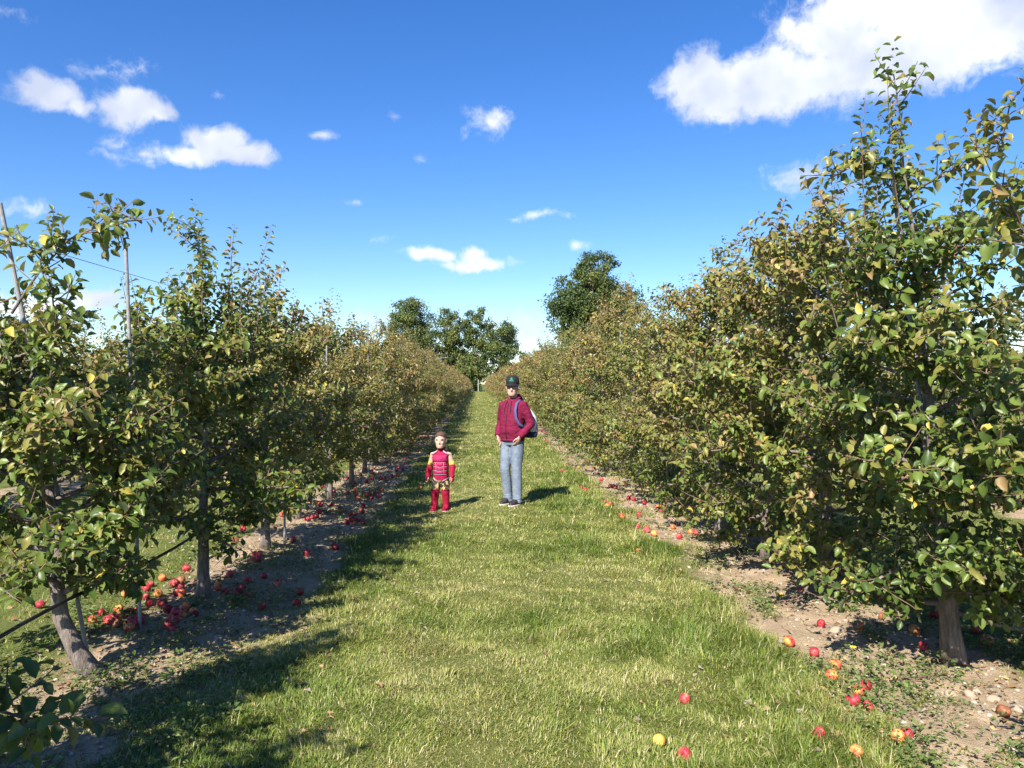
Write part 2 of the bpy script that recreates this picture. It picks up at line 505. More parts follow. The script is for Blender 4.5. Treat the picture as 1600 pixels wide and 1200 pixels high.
ca = me.attributes.new('tint', 'FLOAT_COLOR', 'POINT')
ca.data.foreach_set('color', np.repeat(np.concatenate([col, np.ones((n, 1))], 1), 5, axis=0).astype(np.float32).ravel())
tag(add('grass', me), 'mown green and straw coloured grass of the orchard alleys', 'grass', kind='stuff')

# ------------------------------------------------------------------ leaves
def leaf_shape(var, lod):
    """leaf along +Y of unit length, upper side +Z"""
    r = np.random.default_rng(100 + var)
    wmax = .25 + .07 * r.random()
    if lod == 0:
        st = [(.0, .0), (.22, .78), (.5, 1.0), (.78, .66), (1.0, 0)]
    elif lod == 1:
        st = [(.0, .0), (.42, 1.0), (1.0, 0)]
    fold = .08 + .24 * r.random(); curl = .05 + .42 * r.random(); twist = r.normal(0, .35)
    V = []
    for (s, w) in st:
        zc = -curl * s * s + .02
        if w == 0: V.append((0, s * (1 - .12 * curl), zc))
        else:
            hw = wmax * w
            tw = twist * (s - .4)
            wav = r.normal(0, .045)
            V += [(-hw * .96, s - .02, zc + fold * w + tw * hw + wav), (0, s, zc), (hw * .96, s + .01, zc + fold * w - tw * hw - wav)]
    V = np.array(V)
    if lod == 0:
        F = [(0, 2, 1), (0, 3, 2)]
        for i in (1, 4):
            F += [(i, i + 1, i + 4), (i, i + 4, i + 3), (i + 1, i + 2, i + 5), (i + 1, i + 5, i + 4)]
        F += [(7, 8, 10), (8, 9, 10)]
    else:
        F = [(0, 2, 1), (0, 3, 2), (1, 2, 4), (2, 3, 4)]
    return V, np.array(F)
NVAR = 8
LV = [np.stack([leaf_shape(v, l)[0] for v in range(NVAR)]) for l in (0, 1)]
LF = [leaf_shape(0, l)[1] for l in (0, 1)]
V2 = np.array([[(0, 0, 0), (-.36, .45, .12), (.36, .45, .12), (0, 1, -.1)]] * NVAR, float)
LV.append(V2); LF.append(np.array([(0, 2, 1), (1, 2, 3)]))
LEAF_ME = {}
def leaf_me(var, colr):
    if (var, colr) not in LEAF_ME:
        LEAF_ME[(var, colr)] = tri_mesh('leaf', LV[0][var], LF[0], LEAF[colr], smooth=True)
    return LEAF_ME[(var, colr)]

def norm(a): return a / (np.linalg.norm(a, axis=-1, keepdims=True) + 1e-9)

def leaf_frames(D, U):
    D = norm(D); Xx = norm(np.cross(D, U)); N = np.cross(Xx, D)
    return np.stack([Xx, D, N], -1)          # columns: x, y, z of the leaf

def leaves_mesh(name, pos, Rm, sc, var, colr, lod, mats=None):
    n = len(pos); B = LV[lod][var]; k = B.shape[1]
    V = pos[:, None] + sc[:, None, None] * np.einsum('nij,nkj->nki', Rm, B)
    F = (LF[lod][None] + (np.arange(n) * k)[:, None, None]).reshape(-1, 3)
    return tri_mesh(name, V.reshape(-1, 3), F, mats or LEAF, np.repeat(colr, len(LF[lod])), smooth=(lod == 0))

# ------------------------------------------------------------------ apple trees
class Tree: pass
def gen_tree(seed, H=2.35, top=3.1, rad=.95, low=.55, lean=(0, 0), nb=34, dens=1.0, leaf=.074, autumn=.4, shoots=7, extra=(), base_r=.052, bend=0.0, droop=0.0):
    """skeleton and leaves of a spindle apple tree, base at the origin.
    H: height of the dense body, top: height of the leader, rad: reach of the branches, low: height of the lowest foliage"""
    r = np.random.default_rng(seed)
    T = Tree()
    zs = np.linspace(0, 1, 14)
    wob = np.cumsum(r.normal(0, .018, (14, 2)), axis=0) * np.linspace(0, 1, 14)[:, None]
    P = np.stack([lean[0] * zs ** 1.0 + wob[:, 0] + bend * np.sin(np.pi * np.clip(zs * 3.2, 0, 1)) * 1.0, lean[1] * zs + wob[:, 1], zs * top * .96 - .05], 1)
    tr = np.maximum(base_r * (1 - 1.02 * zs ** .75), .0035); tr[0] *= 1.25
    T.trunk = (P, tr)
    def at(z):
        f = (z + .05) / (top * .96) * 13
        i = int(np.clip(math.floor(f), 0, 12)); return P[i] + (P[i + 1] - P[i]) * (f - i)
    T.branches, T.twigs = [], []
    LP, LD, LU, LS = [], [], [], []
    def leafy(path, spacing, start=.1, size=1.0, tipb=True):
        path = np.asarray(path); seg = np.linalg.norm(np.diff(path, axis=0), axis=1); tot = seg.sum()
        n = max(2, int(tot * (1 - start) / spacing * dens))
        cum = np.concatenate([[0], np.cumsum(seg)]) / tot
        ts = start + (1 - start) * (np.arange(n) + r.random(n) * .6) / n
        px = np.stack([np.interp(ts, cum, path[:, i]) for i in range(3)], 1)
        tg = norm(np.stack([np.interp(ts + .05, cum, path[:, i]) - np.interp(ts - .05, cum, path[:, i]) for i in range(3)], 1))
        ph = np.arange(n) * 2.4 + r.random() * 6.28 + r.normal(0, .3, n)
        a = norm(np.cross(tg, np.array([.31, .17, .93]))); b = np.cross(tg, a)
        rad_ = np.cos(ph)[:, None] * a + np.sin(ph)[:, None] * b
        D = tg * r.uniform(.15, .7, (n, 1)) + rad_ + np.array([0, 0, 1]) * r.normal(-.22, .3, (n, 1))
        out = px * np.array([1, 1, 0]); out = norm(out) * .35
        U = np.array([0, 0, .75]) + out + tg * .3 + r.normal(0, .38, (n, 3)) + np.array(sun_dir) * .25
        LP.append(px + rad_ * .012); LD.append(D); LU.append(U)
        LS.append(leaf * size * r.uniform(.5, 1.28, n) * np.where(ts > .93, .75, 1))
    def shoot(p, d, ln, curve=.25, size=1.0):
        k = 4; pts = [p]; dd = norm(np.asarray(d, float))
        for _ in range(k):
            dd = norm(dd + np.array([0, 0, curve]) / k + r.normal(0, .07, 3)); pts.append(pts[-1] + dd * ln / k)
        pts = np.array(pts)
        T.twigs.append((pts, np.linspace(.0042, .0016, k + 1)))
        leafy(pts, .0205, .05, size)
    def branch(pts, r0, sub=True):
        pts = np.asarray(pts, float)
        T.branches.append((pts, np.linspace(r0, .004, len(pts))))
        leafy(pts, .034, .3)
        if not sub: return
        ln = np.linalg.norm(np.diff(pts, axis=0), axis=1).sum()
        ns = max(3, int(ln / .045))
        for q in range(ns):
            f = .22 + .78 * (q + r.random()) / ns
            i = min(len(pts) - 2, int(f * (len(pts) - 1))); p = pts[i] + (pts[i + 1] - pts[i]) * (f * (len(pts) - 1) - i)
            t = norm(pts[i + 1] - pts[i])
            az = r.random() * 6.28
            dv = t * .5 + np.array([math.cos(az), math.sin(az), 0]) * .75 + np.array([0, 0, r.uniform(-.45, .9)])
            shoot(p, dv, r.uniform(.10, .34) * (1.15 - .3 * f), .2)
    for i in range(nb):
        f = (i + r.random() * .9) / nb
        z = low * .85 + f * (H - low * .85)
        prof = min(1, .55 + 1.6 * f) * (1 - .62 * max(0, f - .35) / .65)
        ln = rad * prof * r.uniform(.72, 1.15)
        az = i * 2.399 + r.normal(0, .35)
        up = r.uniform(-.12, .45) + .40 * f - droop * max(0, 1 - 2.5 * f)
        p = at(z); pts = [p]; dv = norm(np.array([math.cos(az), math.sin(az), up]))
        for k in range(5):
            dv = norm(dv + np.array([0, 0, r.uniform(-.22, .20)]) + r.normal(0, .09, 3)); pts.append(pts[-1] + dv * ln / 5)
        branch(pts, .016 * (1 - .45 * f) + .003)
    for i in range(shoots):                     # upright water shoots above the body
        z = H * r.uniform(.72, 1.0); az = r.random() * 6.28; q = r.uniform(.05, .6) * rad * .8
        p = at(z) + np.array([math.cos(az) * q, math.sin(az) * q, 0])
        shoot(p, (math.cos(az) * .25, math.sin(az) * .25, 1), r.uniform(.3, .85) * (top - H + .25), .3, .82)
    lz = np.linspace(H * .8, top * .95, 6)
    lead = np.array([at(v) for v in lz] + [at(top * .95) + np.array([0, 0, .05 * top])])
    leafy(lead, .018, 0, .85)
    for i in range(int(10 + 11 * (top - H))):
        z = r.uniform(H * .85, top * .93); az = r.random() * 6.28
        shoot(at(z), (math.cos(az), math.sin(az), r.uniform(.2, 1.1)), r.uniform(.12, .34), .2, .9)
    for e in extra: branch(e, .009)
    T.pos = np.vstack(LP); D = np.vstack(LD); U = np.vstack(LU); T.sc = np.concatenate(LS) * .90
    T.R = leaf_frames(D, U)
    n = len(T.pos)
    k = (T.pos[:, 2] > low * .7)
    T.var = r.integers(0, NVAR, n)
    # colour of each leaf: greener low and inside, bronze and yellow towards the sunny top of the tree
    rr = np.hypot(T.pos[:, 0] - lean[0] * T.pos[:, 2] / top, T.pos[:, 1]) / rad
    a = np.clip(autumn * (.35 + .55 * T.pos[:, 2] / H + .35 * rr) + r.normal(0, .16, n) + (vnoise(T.pos[:, 0] * 2.3 + seed, T.pos[:, 2] * 2.3 + T.pos[:, 1] * 1.7, 3) - .5) * .35, 0, 1)
    T.col = np.select([a < .17, a < .40, a < .68], [0, 1, 2], 3)
    T.col = np.where(r.random(n) < .010 + .028 * autumn, 4, T.col)
    for nm in ('pos', 'sc', 'R', 'var', 'col'): setattr(T, nm, getattr(T, nm)[k])
    return T

_tens = ['first', 'second', 'third', 'fourth', 'fifth', 'sixth', 'seventh', 'eighth', 'ninth']
ORD = _tens + ['tenth', 'eleventh', 'twelfth', 'thirteenth', 'fourteenth', 'fifteenth', 'sixteenth', 'seventeenth', 'eighteenth', 'nineteenth',
               'twentieth'] + ['twenty-' + t for t in _tens] + ['thirtieth']
LX, RX = ROW0, ROW0 + ROW_STEP

def arr(*p): return [tuple(q) for q in p]
NEAR = [  # x, y, parameters, label
    (LX - .12, -.55, dict(seed=1, rad=.7, H=2.3, top=2.9, leaf=.08, autumn=.25), 'apple tree of the left row standing just behind the viewpoint'),
    (LX - .12, 1.05, dict(seed=2, rad=.95, H=2.3, top=2.9, leaf=.08, autumn=.25), 'apple tree of the left row beside the viewpoint, out of the picture'),
    (LX - .22, 2.62, dict(seed=3, rad=.62, H=2.2, top=2.9, leaf=.085, autumn=.05,
        extra=[arr((.1, 0, .55), (.35, -.04, .64), (.62, -.10, .70), (.85, -.12, .69), (1.02, -.13, .64))]),
        'apple tree at the lower left corner with one dark low branch reaching into view'),
    (LX - .05, 4.70, dict(seed=4, rad=.92, H=1.85, top=2.75, leaf=.078, autumn=.27, lean=(-.66, 0), bend=-.12, shoots=4, nb=40, base_r=.058, dens=1.0,
        extra=[arr((-.50, .0, 2.12), (-.36, .02, 2.36), (-.18, .0, 2.55), (.04, -.03, 2.64), (.24, -.05, 2.66)),
               arr((-.2, 0, .72), (.05, -.1, .82), (.22, -.22, .96), (.36, -.3, 1.12)),
               arr((-.1, 0, 1.0), (0, .3, 1.15), (.08, .6, 1.3), (.1, .85, 1.45)), arr((-.1, 0, 1.3), (-.05, .3, 1.55), (-.02, .55, 1.75), (0, .8, 1.9)), arr((-.1, 0, .8), (.05, .3, .9), (.12, .6, .95), (.15, .8, 1.0)),
               arr((-.1, 0, 1.3), (-.18, -.2, 1.7), (-.12, -.25, 2.0), (-.13, -.28, 2.28))]),
        'first apple tree on the left with bent bare trunk and one arching top branch'),
    (LX - .02, 6.36, dict(seed=5, extra=[arr((0, 0, 1.2), (.05, -.35, 1.4), (.08, -.65, 1.6), (.05, -.85, 1.85)), arr((0, 0, .9), (.1, -.3, 1.0), (.15, -.6, 1.1), (.15, -.8, 1.2))], rad=1.02, H=2.25, top=3.15, leaf=.076, autumn=.36, shoots=20, base_r=.056, nb=40), 'second apple tree on the left with tall upright shoots at its top'),
    (LX, 8.12, dict(seed=6, rad=1.05, H=2.25, top=2.98, leaf=.075, autumn=.44, shoots=16, base_r=.055, nb=40), 'third apple tree on the left with slightly leaning trunk in full view'),
    (RX + .1, -.35, dict(seed=7, rad=.7, H=2.3, top=2.9, leaf=.08, autumn=.25), 'apple tree of the right row standing just behind the viewpoint'),
    (RX + .22, 1.35, dict(seed=8, rad=.72, H=2.3, top=2.9, leaf=.085, autumn=.25), 'apple tree of the right row beside the viewpoint, out of the picture'),
    (RX + .22, 2.98, dict(seed=9, rad=.86, low=.5, H=2.45, top=3.2, leaf=.085, autumn=.28, nb=28, dens=.85,
        extra=[arr((-.2, 0, 1.9), (-.5, .05, 2.05), (-.78, .1, 2.25), (-.9, .12, 2.5))]), 'large leaved apple tree cut off by the right edge of the picture'),
    (RX + .10, 4.66, dict(seed=10, rad=1.12, low=.36, droop=.35, H=2.45, top=3.72, leaf=.078, autumn=.30, lean=(-.36, -.05), shoots=9, nb=46, base_r=.066,
        extra=[arr((-.1, 0, 1.3), (-.1, -.3, 1.35), (-.15, -.6, 1.4), (-.15, -.85, 1.35)), arr((-.05, 0, .8), (-.2, -.3, .85), (-.25, -.55, .8), (-.3, -.75, .7)), arr((-.1, 0, 1.6), (-.2, -.3, 1.75), (-.3, -.5, 1.8), (-.3, -.75, 1.75)),
               arr((-.3, 0, 2.75), (-.45, .0, 2.95), (-.62, -.02, 3.02), (-.8, -.04, 2.92)),
               arr((-.3, 0, 2.85), (-.1, -.1, 2.95), (.15, -.2, 3.05), (.2, -.22, 3.35)),
               arr((-.25, 0, 2.6), (0, .1, 2.65), (.3, .1, 2.62), (.5, .1, 2.9))]),
        'tallest apple tree on the right with thick grey trunk and spire of leaves'),
    (RX + .02, 6.25, dict(seed=12, extra=[arr((0, 0, .9), (-.25, -.35, .95), (-.45, -.65, .95), (-.55, -.85, .85)), arr((0, 0, 1.3), (-.2, -.3, 1.4), (-.35, -.6, 1.45), (-.4, -.85, 1.4)), arr((0, 0, .6), (-.3, -.3, .6), (-.5, -.5, .5), (-.6, -.7, .4)), arr((0, 0, 1.0), (-.1, -.35, 1.1), (-.15, -.65, 1.15), (-.2, -.9, 1.1))], rad=1.25, low=.26, droop=.5, H=2.9, top=3.45, leaf=.076, autumn=.54, shoots=12, base_r=.05, nb=52), 'second full apple tree on the right with bronze and yellow leaves'),
    (RX + .0, 7.55, dict(seed=13, rad=1.2, low=.26, droop=.45, H=2.85, top=3.5, leaf=.075, autumn=.52, shoots=12, base_r=.05, nb=48), 'third apple tree on the right with spiky yellowing shoots above'),
    (RX - .03, 8.9, dict(seed=14, rad=1.2, low=.24, droop=.5, H=2.75, top=3.4, leaf=.074, autumn=.54, shoots=10, base_r=.05, nb=48), 'fourth apple tree on the right with low branches over bare soil'),
]
TREES = []
for (x, y, kw, label) in NEAR:
    T = gen_tree(**kw); T.o = Vector((x, y, hz(x, y))); T.label = label; TREES.append(T)

# which leaves the viewpoint shows largest: those become leaf objects of their own
allp = np.vstack([T.pos + np.array(T.o) for T in TREES]); alls = np.concatenate([T.sc for T in TREES])
tid = np.concatenate([np.full(len(T.pos), i) for i, T in enumerate(TREES)])
d, xc = cam_depth(allp[:, 0], allp[:, 1])
u = xc / np.maximum(d, .05) * FPX; v = (CAM_H - allp[:, 2]) / np.maximum(d, .05) * FPX
inside = (d > .6) & (np.abs(u) < 815) & (np.abs(v) < 615)
cell = (np.floor((u + 900) / 13).astype(int) * 1000 + np.floor((v + 700) / 13).astype(int))
order = np.argsort(np.where(inside, d, 1e9))
_, first = np.unique(cell[order], return_index=True)
front = np.zeros(len(allp), bool); front[order[first]] = True
front &= inside & (alls / np.maximum(d, .05) * FPX > 10)
BIG = np.zeros(len(allp), bool)
for i in range(len(TREES)):
    c = np.where(front & (tid == i))[0]
    c = c[np.argsort(-(alls[c] / d[c]))][:300]
    BIG[c] = True
off = 0
LGRP, RGRP = 'apple trees of the left row', 'apple trees of the right row'
for i, T in enumerate(TREES):
    nL = len(T.pos); big = BIG[off:off + nL]; off += nL
    e = add('apple_tree', None, loc=T.o); e.empty_display_size = .2
    tag(e, T.label, 'apple tree', LGRP if T.o.x < 0 else RGRP)
    add('trunk', tri_mesh('trunk', *tube(*T.trunk, k=12), BARK, smooth=True), e)
    for b in T.branches: add('branch', tri_mesh('branch', *tube(*b, k=6), BARK, smooth=True), e)
    tw = add('twigs', tri_mesh('twigs', *join([tube(p, r_, k=4, cap=False) for p, r_ in T.twigs]), TWIG, smooth=True), e); tw['kind'] = 'stuff'
    rest = ~big
    cr_ = add('crown', leaves_mesh('crown', T.pos[rest], T.R[rest], T.sc[rest], T.var[rest], T.col[rest], 0), e); cr_['kind'] = 'stuff'
    for j in np.where(big)[0]:
        lo = bpy.data.objects.new('leaf', leaf_me(int(T.var[j]), int(T.col[j]))); COL.objects.link(lo); lo.parent = e
        M = Matrix([list(T.R[j][q] * T.sc[j]) + [T.pos[j][q]] for q in range(3)] + [[0, 0, 0, 1]])
        lo.matrix_basis = M

# trees further down the rows share a few crowns
def proto(T, lod, mats=None):
    parts = [tube(*T.trunk, k=8)] + [tube(*b, k=4) for b in T.branches]
    tw = [tube(p, r_, k=3, cap=False) for p, r_ in T.twigs] if lod == 1 else []
    v, f = join(parts); trunk = tri_mesh('trunk', v, f, BARK, smooth=True)
    if lod == 2:
        sel = np.random.default_rng(1).random(len(T.pos)) < .42; sc = T.sc * 1.55
    else: sel = np.ones(len(T.pos), bool); sc = T.sc * 1.05
    crown = leaves_mesh('crown', T.pos[sel], T.R[sel], sc[sel], T.var[sel], T.col[sel], lod)
    return trunk, crown
MID = [proto(gen_tree(40 + i, rad=1.14, H=2.15 + .1 * (i % 3), top=2.85 + .1 * (i % 4), low=.48, nb=40, autumn=.50 + .10 * (i % 3), shoots=14, leaf=.076), 1) for i in range(3)]      # trunks in sight
MIDW = [proto(gen_tree(50 + i, rad=1.30, H=2.6 + .1 * (i % 3), top=3.2 + .12 * (i % 4), low=.22, droop=.5, nb=46, autumn=.52 + .10 * (i % 3), shoots=12, leaf=.076), 1) for i in range(4)]  # leafy to the ground
FARP = [proto(gen_tree(60 + i, rad=1.36, H=2.55, top=3.1 + .1 * i, low=.18, droop=.4, nb=40, autumn=.70 + .07 * i, shoots=8, leaf=.08), 2) for i in range(3)]

rt = random.Random(3)
def row_trees(x0, ys, name_of, group, mid_until):
    for i, y in enumerate(ys):
        x = x0 + rt.uniform(-.08, .08)
        pr = rt.choice(FARP if y > mid_until else MID if (x0 < 0 and y < 17) else MIDW)
        s = rt.uniform(.94, 1.10) * (.93 if x0 == LX else 1.0)
        e = add('apple_tree', None, loc=(x, y, hz(x, y)), rot=(0, 0, rt.uniform(0, 6.28)), scale=(s, s, s * rt.uniform(.94, 1.06)))
        tag(e, name_of(i), 'apple tree', group)
        add('trunk', pr[0], e); c = add('crown', pr[1], e); c['kind'] = 'stuff'
def spaced(y0, y1, step):
    out = []; y = y0
    while y < y1: out.append(y + rt.uniform(-.12, .12)); y += step
    return out
row_trees(LX, spaced(9.95, ROW_END, 1.78), lambda i: f'{ORD[i + 3]} apple tree on the left counted from the near bent trunk' if i < 16 else 'small distant apple tree far down the left row', LGRP, 42)
row_trees(RX, spaced(10.4, ROW_END, 1.78), lambda i: f'{ORD[i + 4]} apple tree on the right counted from the thick near trunk' if i < 16 else 'small distant apple tree far down the right row', RGRP, 42)
row_trees(LX - ROW_STEP, spaced(7.0, 60, 1.9), lambda i: 'apple tree of the next row seen through gaps on the left', 'apple trees of the next row on the left', 22)
row_trees(RX + ROW_STEP, spaced(5.0, 60, 1.9), lambda i: 'apple tree of the next row seen through gaps on the right', 'apple trees of the next row on the right', 22)

# ------------------------------------------------------------------ stakes, hoses, wires
def stake(bx, by, tx, ty, tz, label, rad=.0125):
    z = hz(bx, by)
    P = np.array([(bx, by, z - .1), (bx + (tx - bx) * .5, by + (ty - by) * .5, tz * .5), (tx, ty, tz)])
    P = P - np.array([bx, by, z])
    o = add('support_stake', tri_mesh('stake', *tube(P, rad, k=10), STAKE, smooth=False), loc=(bx, by, z))
    tag(o, label, 'stake', 'support stakes of the apple trees')
stake(LX - .16, 4.85, LX - .64, 4.74, 2.74, 'leaning grey stake rising through the first apple tree on the left')
stake(LX - .17, 5.55, LX - .25, 5.5, 2.62, 'upright grey stake with bare top between first two trees on the left')
stake(RX + .15, 4.78, RX - .33, 4.60, 3.02, 'pale leaning stake tied into the tallest apple tree on the right')
stake(RX + .05, 6.4, RX - .02, 6.3, 2.5, 'grey stake half hidden in second full tree on the right')
stake(LX + .10, 8.5, LX + .12, 8.45, 2.4, 'dark thin stake standing beside third trunk on the left')
stake(RX - .08, 8.72, RX - .1, 8.7, 2.3, 'short grey stake beside the fourth trunk on the right')
for i, y in enumerate(spaced(11.5, 40, 3.56)):
    for s, x in (('left', LX), ('right', RX)):
        xx = x + rt.uniform(-.12, .12)
        stake(xx, y, xx + rt.uniform(-.1, .1), y, rt.uniform(2.4, 2.9), f'weathered stake among the farther trees of the {s} row')
for s, x in (('left', LX - .14), ('right', RX + .18)):
    ys_ = np.concatenate([np.arange(-1, 14, .42), np.arange(14, 90, 3.0)])
    P = np.stack([x + .02 * np.sin(ys_ * .7), ys_, .45 + .025 * np.sin(ys_ * 1.85)], 1)
    h = add('irrigation_hose', tri_mesh('hose', *tube(P, .011, k=8), HOSE, smooth=True))
    tag(h, f'black irrigation hose strung low along the {s} row of trunks', 'hose', 'irrigation hoses')
    P = np.stack([x - .05 + 0 * ys_, ys_, 2.42 + .01 * np.sin(ys_ * 1.2)], 1)
    h = add('trellis_wire', tri_mesh('wire', *tube(P, .0022, k=4), WIRE))
    tag(h, f'thin trellis wire running through the crowns of the {s} row', 'wire', 'trellis wires')

# ------------------------------------------------------------------ apples
def apple_mat(name, a, b, c, thr):
    m = NT(name)
    oi = m.n('ShaderNodeObjectInfo'); vm = m.n('ShaderNodeVectorMath', operation='ADD'); m.l(m.obj(), vm.inputs[0])
    sc = m.n('ShaderNodeVectorMath', operation='SCALE'); cmb = m.n('ShaderNodeCombineXYZ')
    for k in range(3): m.l(oi.outputs['Random'], cmb.inputs[k])
    m.l(cmb.outputs[0], sc.inputs[0]); sc.inputs['Scale'].default_value = 9.0
    m.l(sc.outputs[0], vm.inputs[1])
    f = m.noise(20, 3, .6, vm.outputs[0])
    st = m.n('ShaderNodeMapping'); st.inputs['Scale'].default_value = (90, 90, 12); m.l(vm.outputs[0], st.inputs['Vector'])
    g = m.noise(1.0, 3, .6, st.outputs[0])
    f2 = m.math('ADD', f, m.math('MULTIPLY_ADD', g, .22, -.11))
    m.base(m.ramp(f2, [(thr - .1, a), (thr + .02, b), (thr + .16, c)])); m.rough(.5)
    m.p.inputs['Specular IOR Level'].default_value = .4
    return m.m
AP = [apple_mat('apple_red', (.36, .022, .04), (.50, .07, .075), (.62, .28, .12), .56),
      apple_mat('apple_dark_red', (.24, .010, .022), (.36, .02, .03), (.45, .07, .04), .62),
      apple_mat('apple_blush', (.55, .05, .05), (.66, .22, .06), (.70, .42, .10), .50),
      apple_mat('apple_yellow', (.62, .24, .05), (.68, .44, .07), (.66, .50, .10), .42),
      apple_mat('apple_rotten', (.16, .06, .03), (.30, .11, .05), (.45, .18, .08), .5)]
def apple_mesh(seed):
    r = np.random.default_rng(seed); th = np.linspace(0.0, np.pi, 12); k = 16
    ph = np.linspace(0, 2 * np.pi, k, endpoint=False); V = []
    for t in th:
        rr = math.sin(t) * (1 + .08 * math.cos(t)); z = .92 * math.cos(t)
        if t < .55: z -= .30 * (1 - t / .55) ** 1.5
        if t > 2.75: z += .16 * ((t - 2.75) / .39)
        lob = 1 + .025 * np.cos(5 * ph) * (1 if t > 1.5 else .3) + r.normal(0, .008, k)
        V.append(np.stack([rr * lob * np.cos(ph) * (1 + r.normal(0, .01)), rr * lob * np.sin(ph), np.full(k, z)], 1))
    V = np.vstack(V); F = []
    for i in range(len(th) - 1):
        for j in range(k):
            a, b = i * k + j, i * k + (j + 1) % k
            if i > 0: F.append((a, b + k, b))
            if i < len(th) - 2: F.append((a, a + k, b + k))
    return V, np.array(F)
AV = [apple_mesh(s) for s in range(3)]
AME = {(s, c): tri_mesh('apple', AV[s][0] * .037, AV[s][1], AP[c], smooth=True) for s in range(3) for c in range(5)}
SV, SF = tube(np.array([(0, 0, .018), (.002, 0, .034), (.006, .002, .046)]), [.0016, .0014, .002], k=5)
STEM = tri_mesh('stem', SV, SF, TWIG, smooth=True)
ra = random.Random(8)
def apple(x, y, c, label, group='fallen apples', scale=1.0, sink=.10, stem=True):
    s = scale * ra.uniform(.78, 1.08)
    z = hz(x, y) + .037 * s * (.92 - sink)
    o = add('apple', AME[(ra.randrange(3), c)], loc=(x, y, z), rot=(ra.uniform(-1.5, 1.5), ra.uniform(-1.2, 1.2), ra.uniform(0, 6.28)), scale=(s, s * ra.uniform(.93, 1.05), s * ra.uniform(.86, 1.0)))
    tag(o, label, 'apple', group)
    if stem: add('stem', STEM, o)
# single apples that can be told apart
for px, py, c, label in [
        (1070, 1104, 0, 'red apple half sunk in the grass, apart from the soil strip'),
        (1030, 1168, 3, 'golden yellow apple at the bottom of the grass alley'),
        (1070, 1190, 0, 'round red apple right next to the golden one at the bottom'),
        (1280, 1163, 0, 'glossy red apple in sunlit grass at bottom right, above pale pulp'),
        (1338, 1194, 2, 'striped pinkish apple cut by the bottom edge on the right'),
        (1305, 1050, 2, 'orange and red apple at the grass edge below a dandelion'),
        (1299, 1072, 2, 'small dull orange apple just below the orange and red one'),
        (1353, 1078, 0, 'small red apple in the grass fringe above a pale bruised one'),
        (1343, 1091, 2, 'pale bruised apple in the grass fringe on the right'),
        (1333, 1114, 0, 'left one of two red apples touching at the soil edge'),
        (1357, 1122, 0, 'right one of two red apples touching at the soil edge'),
        (1283, 984, 1, 'big dark red shiny apple beside a pale stone on bare soil'),
        (1233, 1017, 2, 'bruised orange apple hidden in grass blades left of the shiny red one'),
        (1272, 1030, 0, 'red apple in leaf shade just above the grass edge'),
        (1383, 942, 1, 'dark apple in the shade behind the thick trunk on the right'),
        (1378, 970, 4, 'brown rotting apple on shaded soil left of the thick trunk'),
        (1345, 990, 2, 'tiny looking orange apple in weeds left of the thick trunk'),
        (1429, 991, 2, 'yellow and red apple in sun left of the thick trunk'),
        (1443, 1018, 0, 'red apple in weeds at the foot of the thick trunk'),
        (1461, 972, 1, 'deep red apple almost touching the thick trunk on the right'),
        (1527, 996, 0, 'pink apple right of the thick trunk, behind another one'),
        (1543, 1013, 2, 'red and yellow apple right of the thick trunk'),
        (1568, 1127, 4, 'brown shaded apple on soil at the lower right edge'),
        (1403, 1168, 2, 'crushed pale red apple on soil at the bottom right'),
        (1417, 1164, 0, 'red apple beside the crushed one on soil at the bottom right'),
        (1253, 932, 0, 'little red apple alone on weeds before the low right branches'),
        (998, 874, 2, 'lone orange red apple in the grass right of the man'),
        (270, 992, 0, 'red apple in shade in front of the heap on the left'),
        (63, 957, 0, 'single apple in the sunny grass behind the bent trunk'),
        (406, 878, 0, 'red apple in weeds by the third trunk on the left'),
        (433, 922, 0, 'bright red apple sunlit amid weeds on the left soil strip'),
        (469, 932, 0, 'red apple in sun at the edge of the left soil strip'),
        (464, 949, 1, 'shaded red apple just below the sunlit one on the left soil strip'),
        (523, 858, 1, 'red apple alone on dark shaded soil of the left strip'),
        (480, 873, 0, 'red apple on dark soil left of the lone shaded one')]:
    x, y = on_ground(px, py - 6); apple(x, y, c, label, sink=.22 if px in (1070, 1030, 1280) else .1)
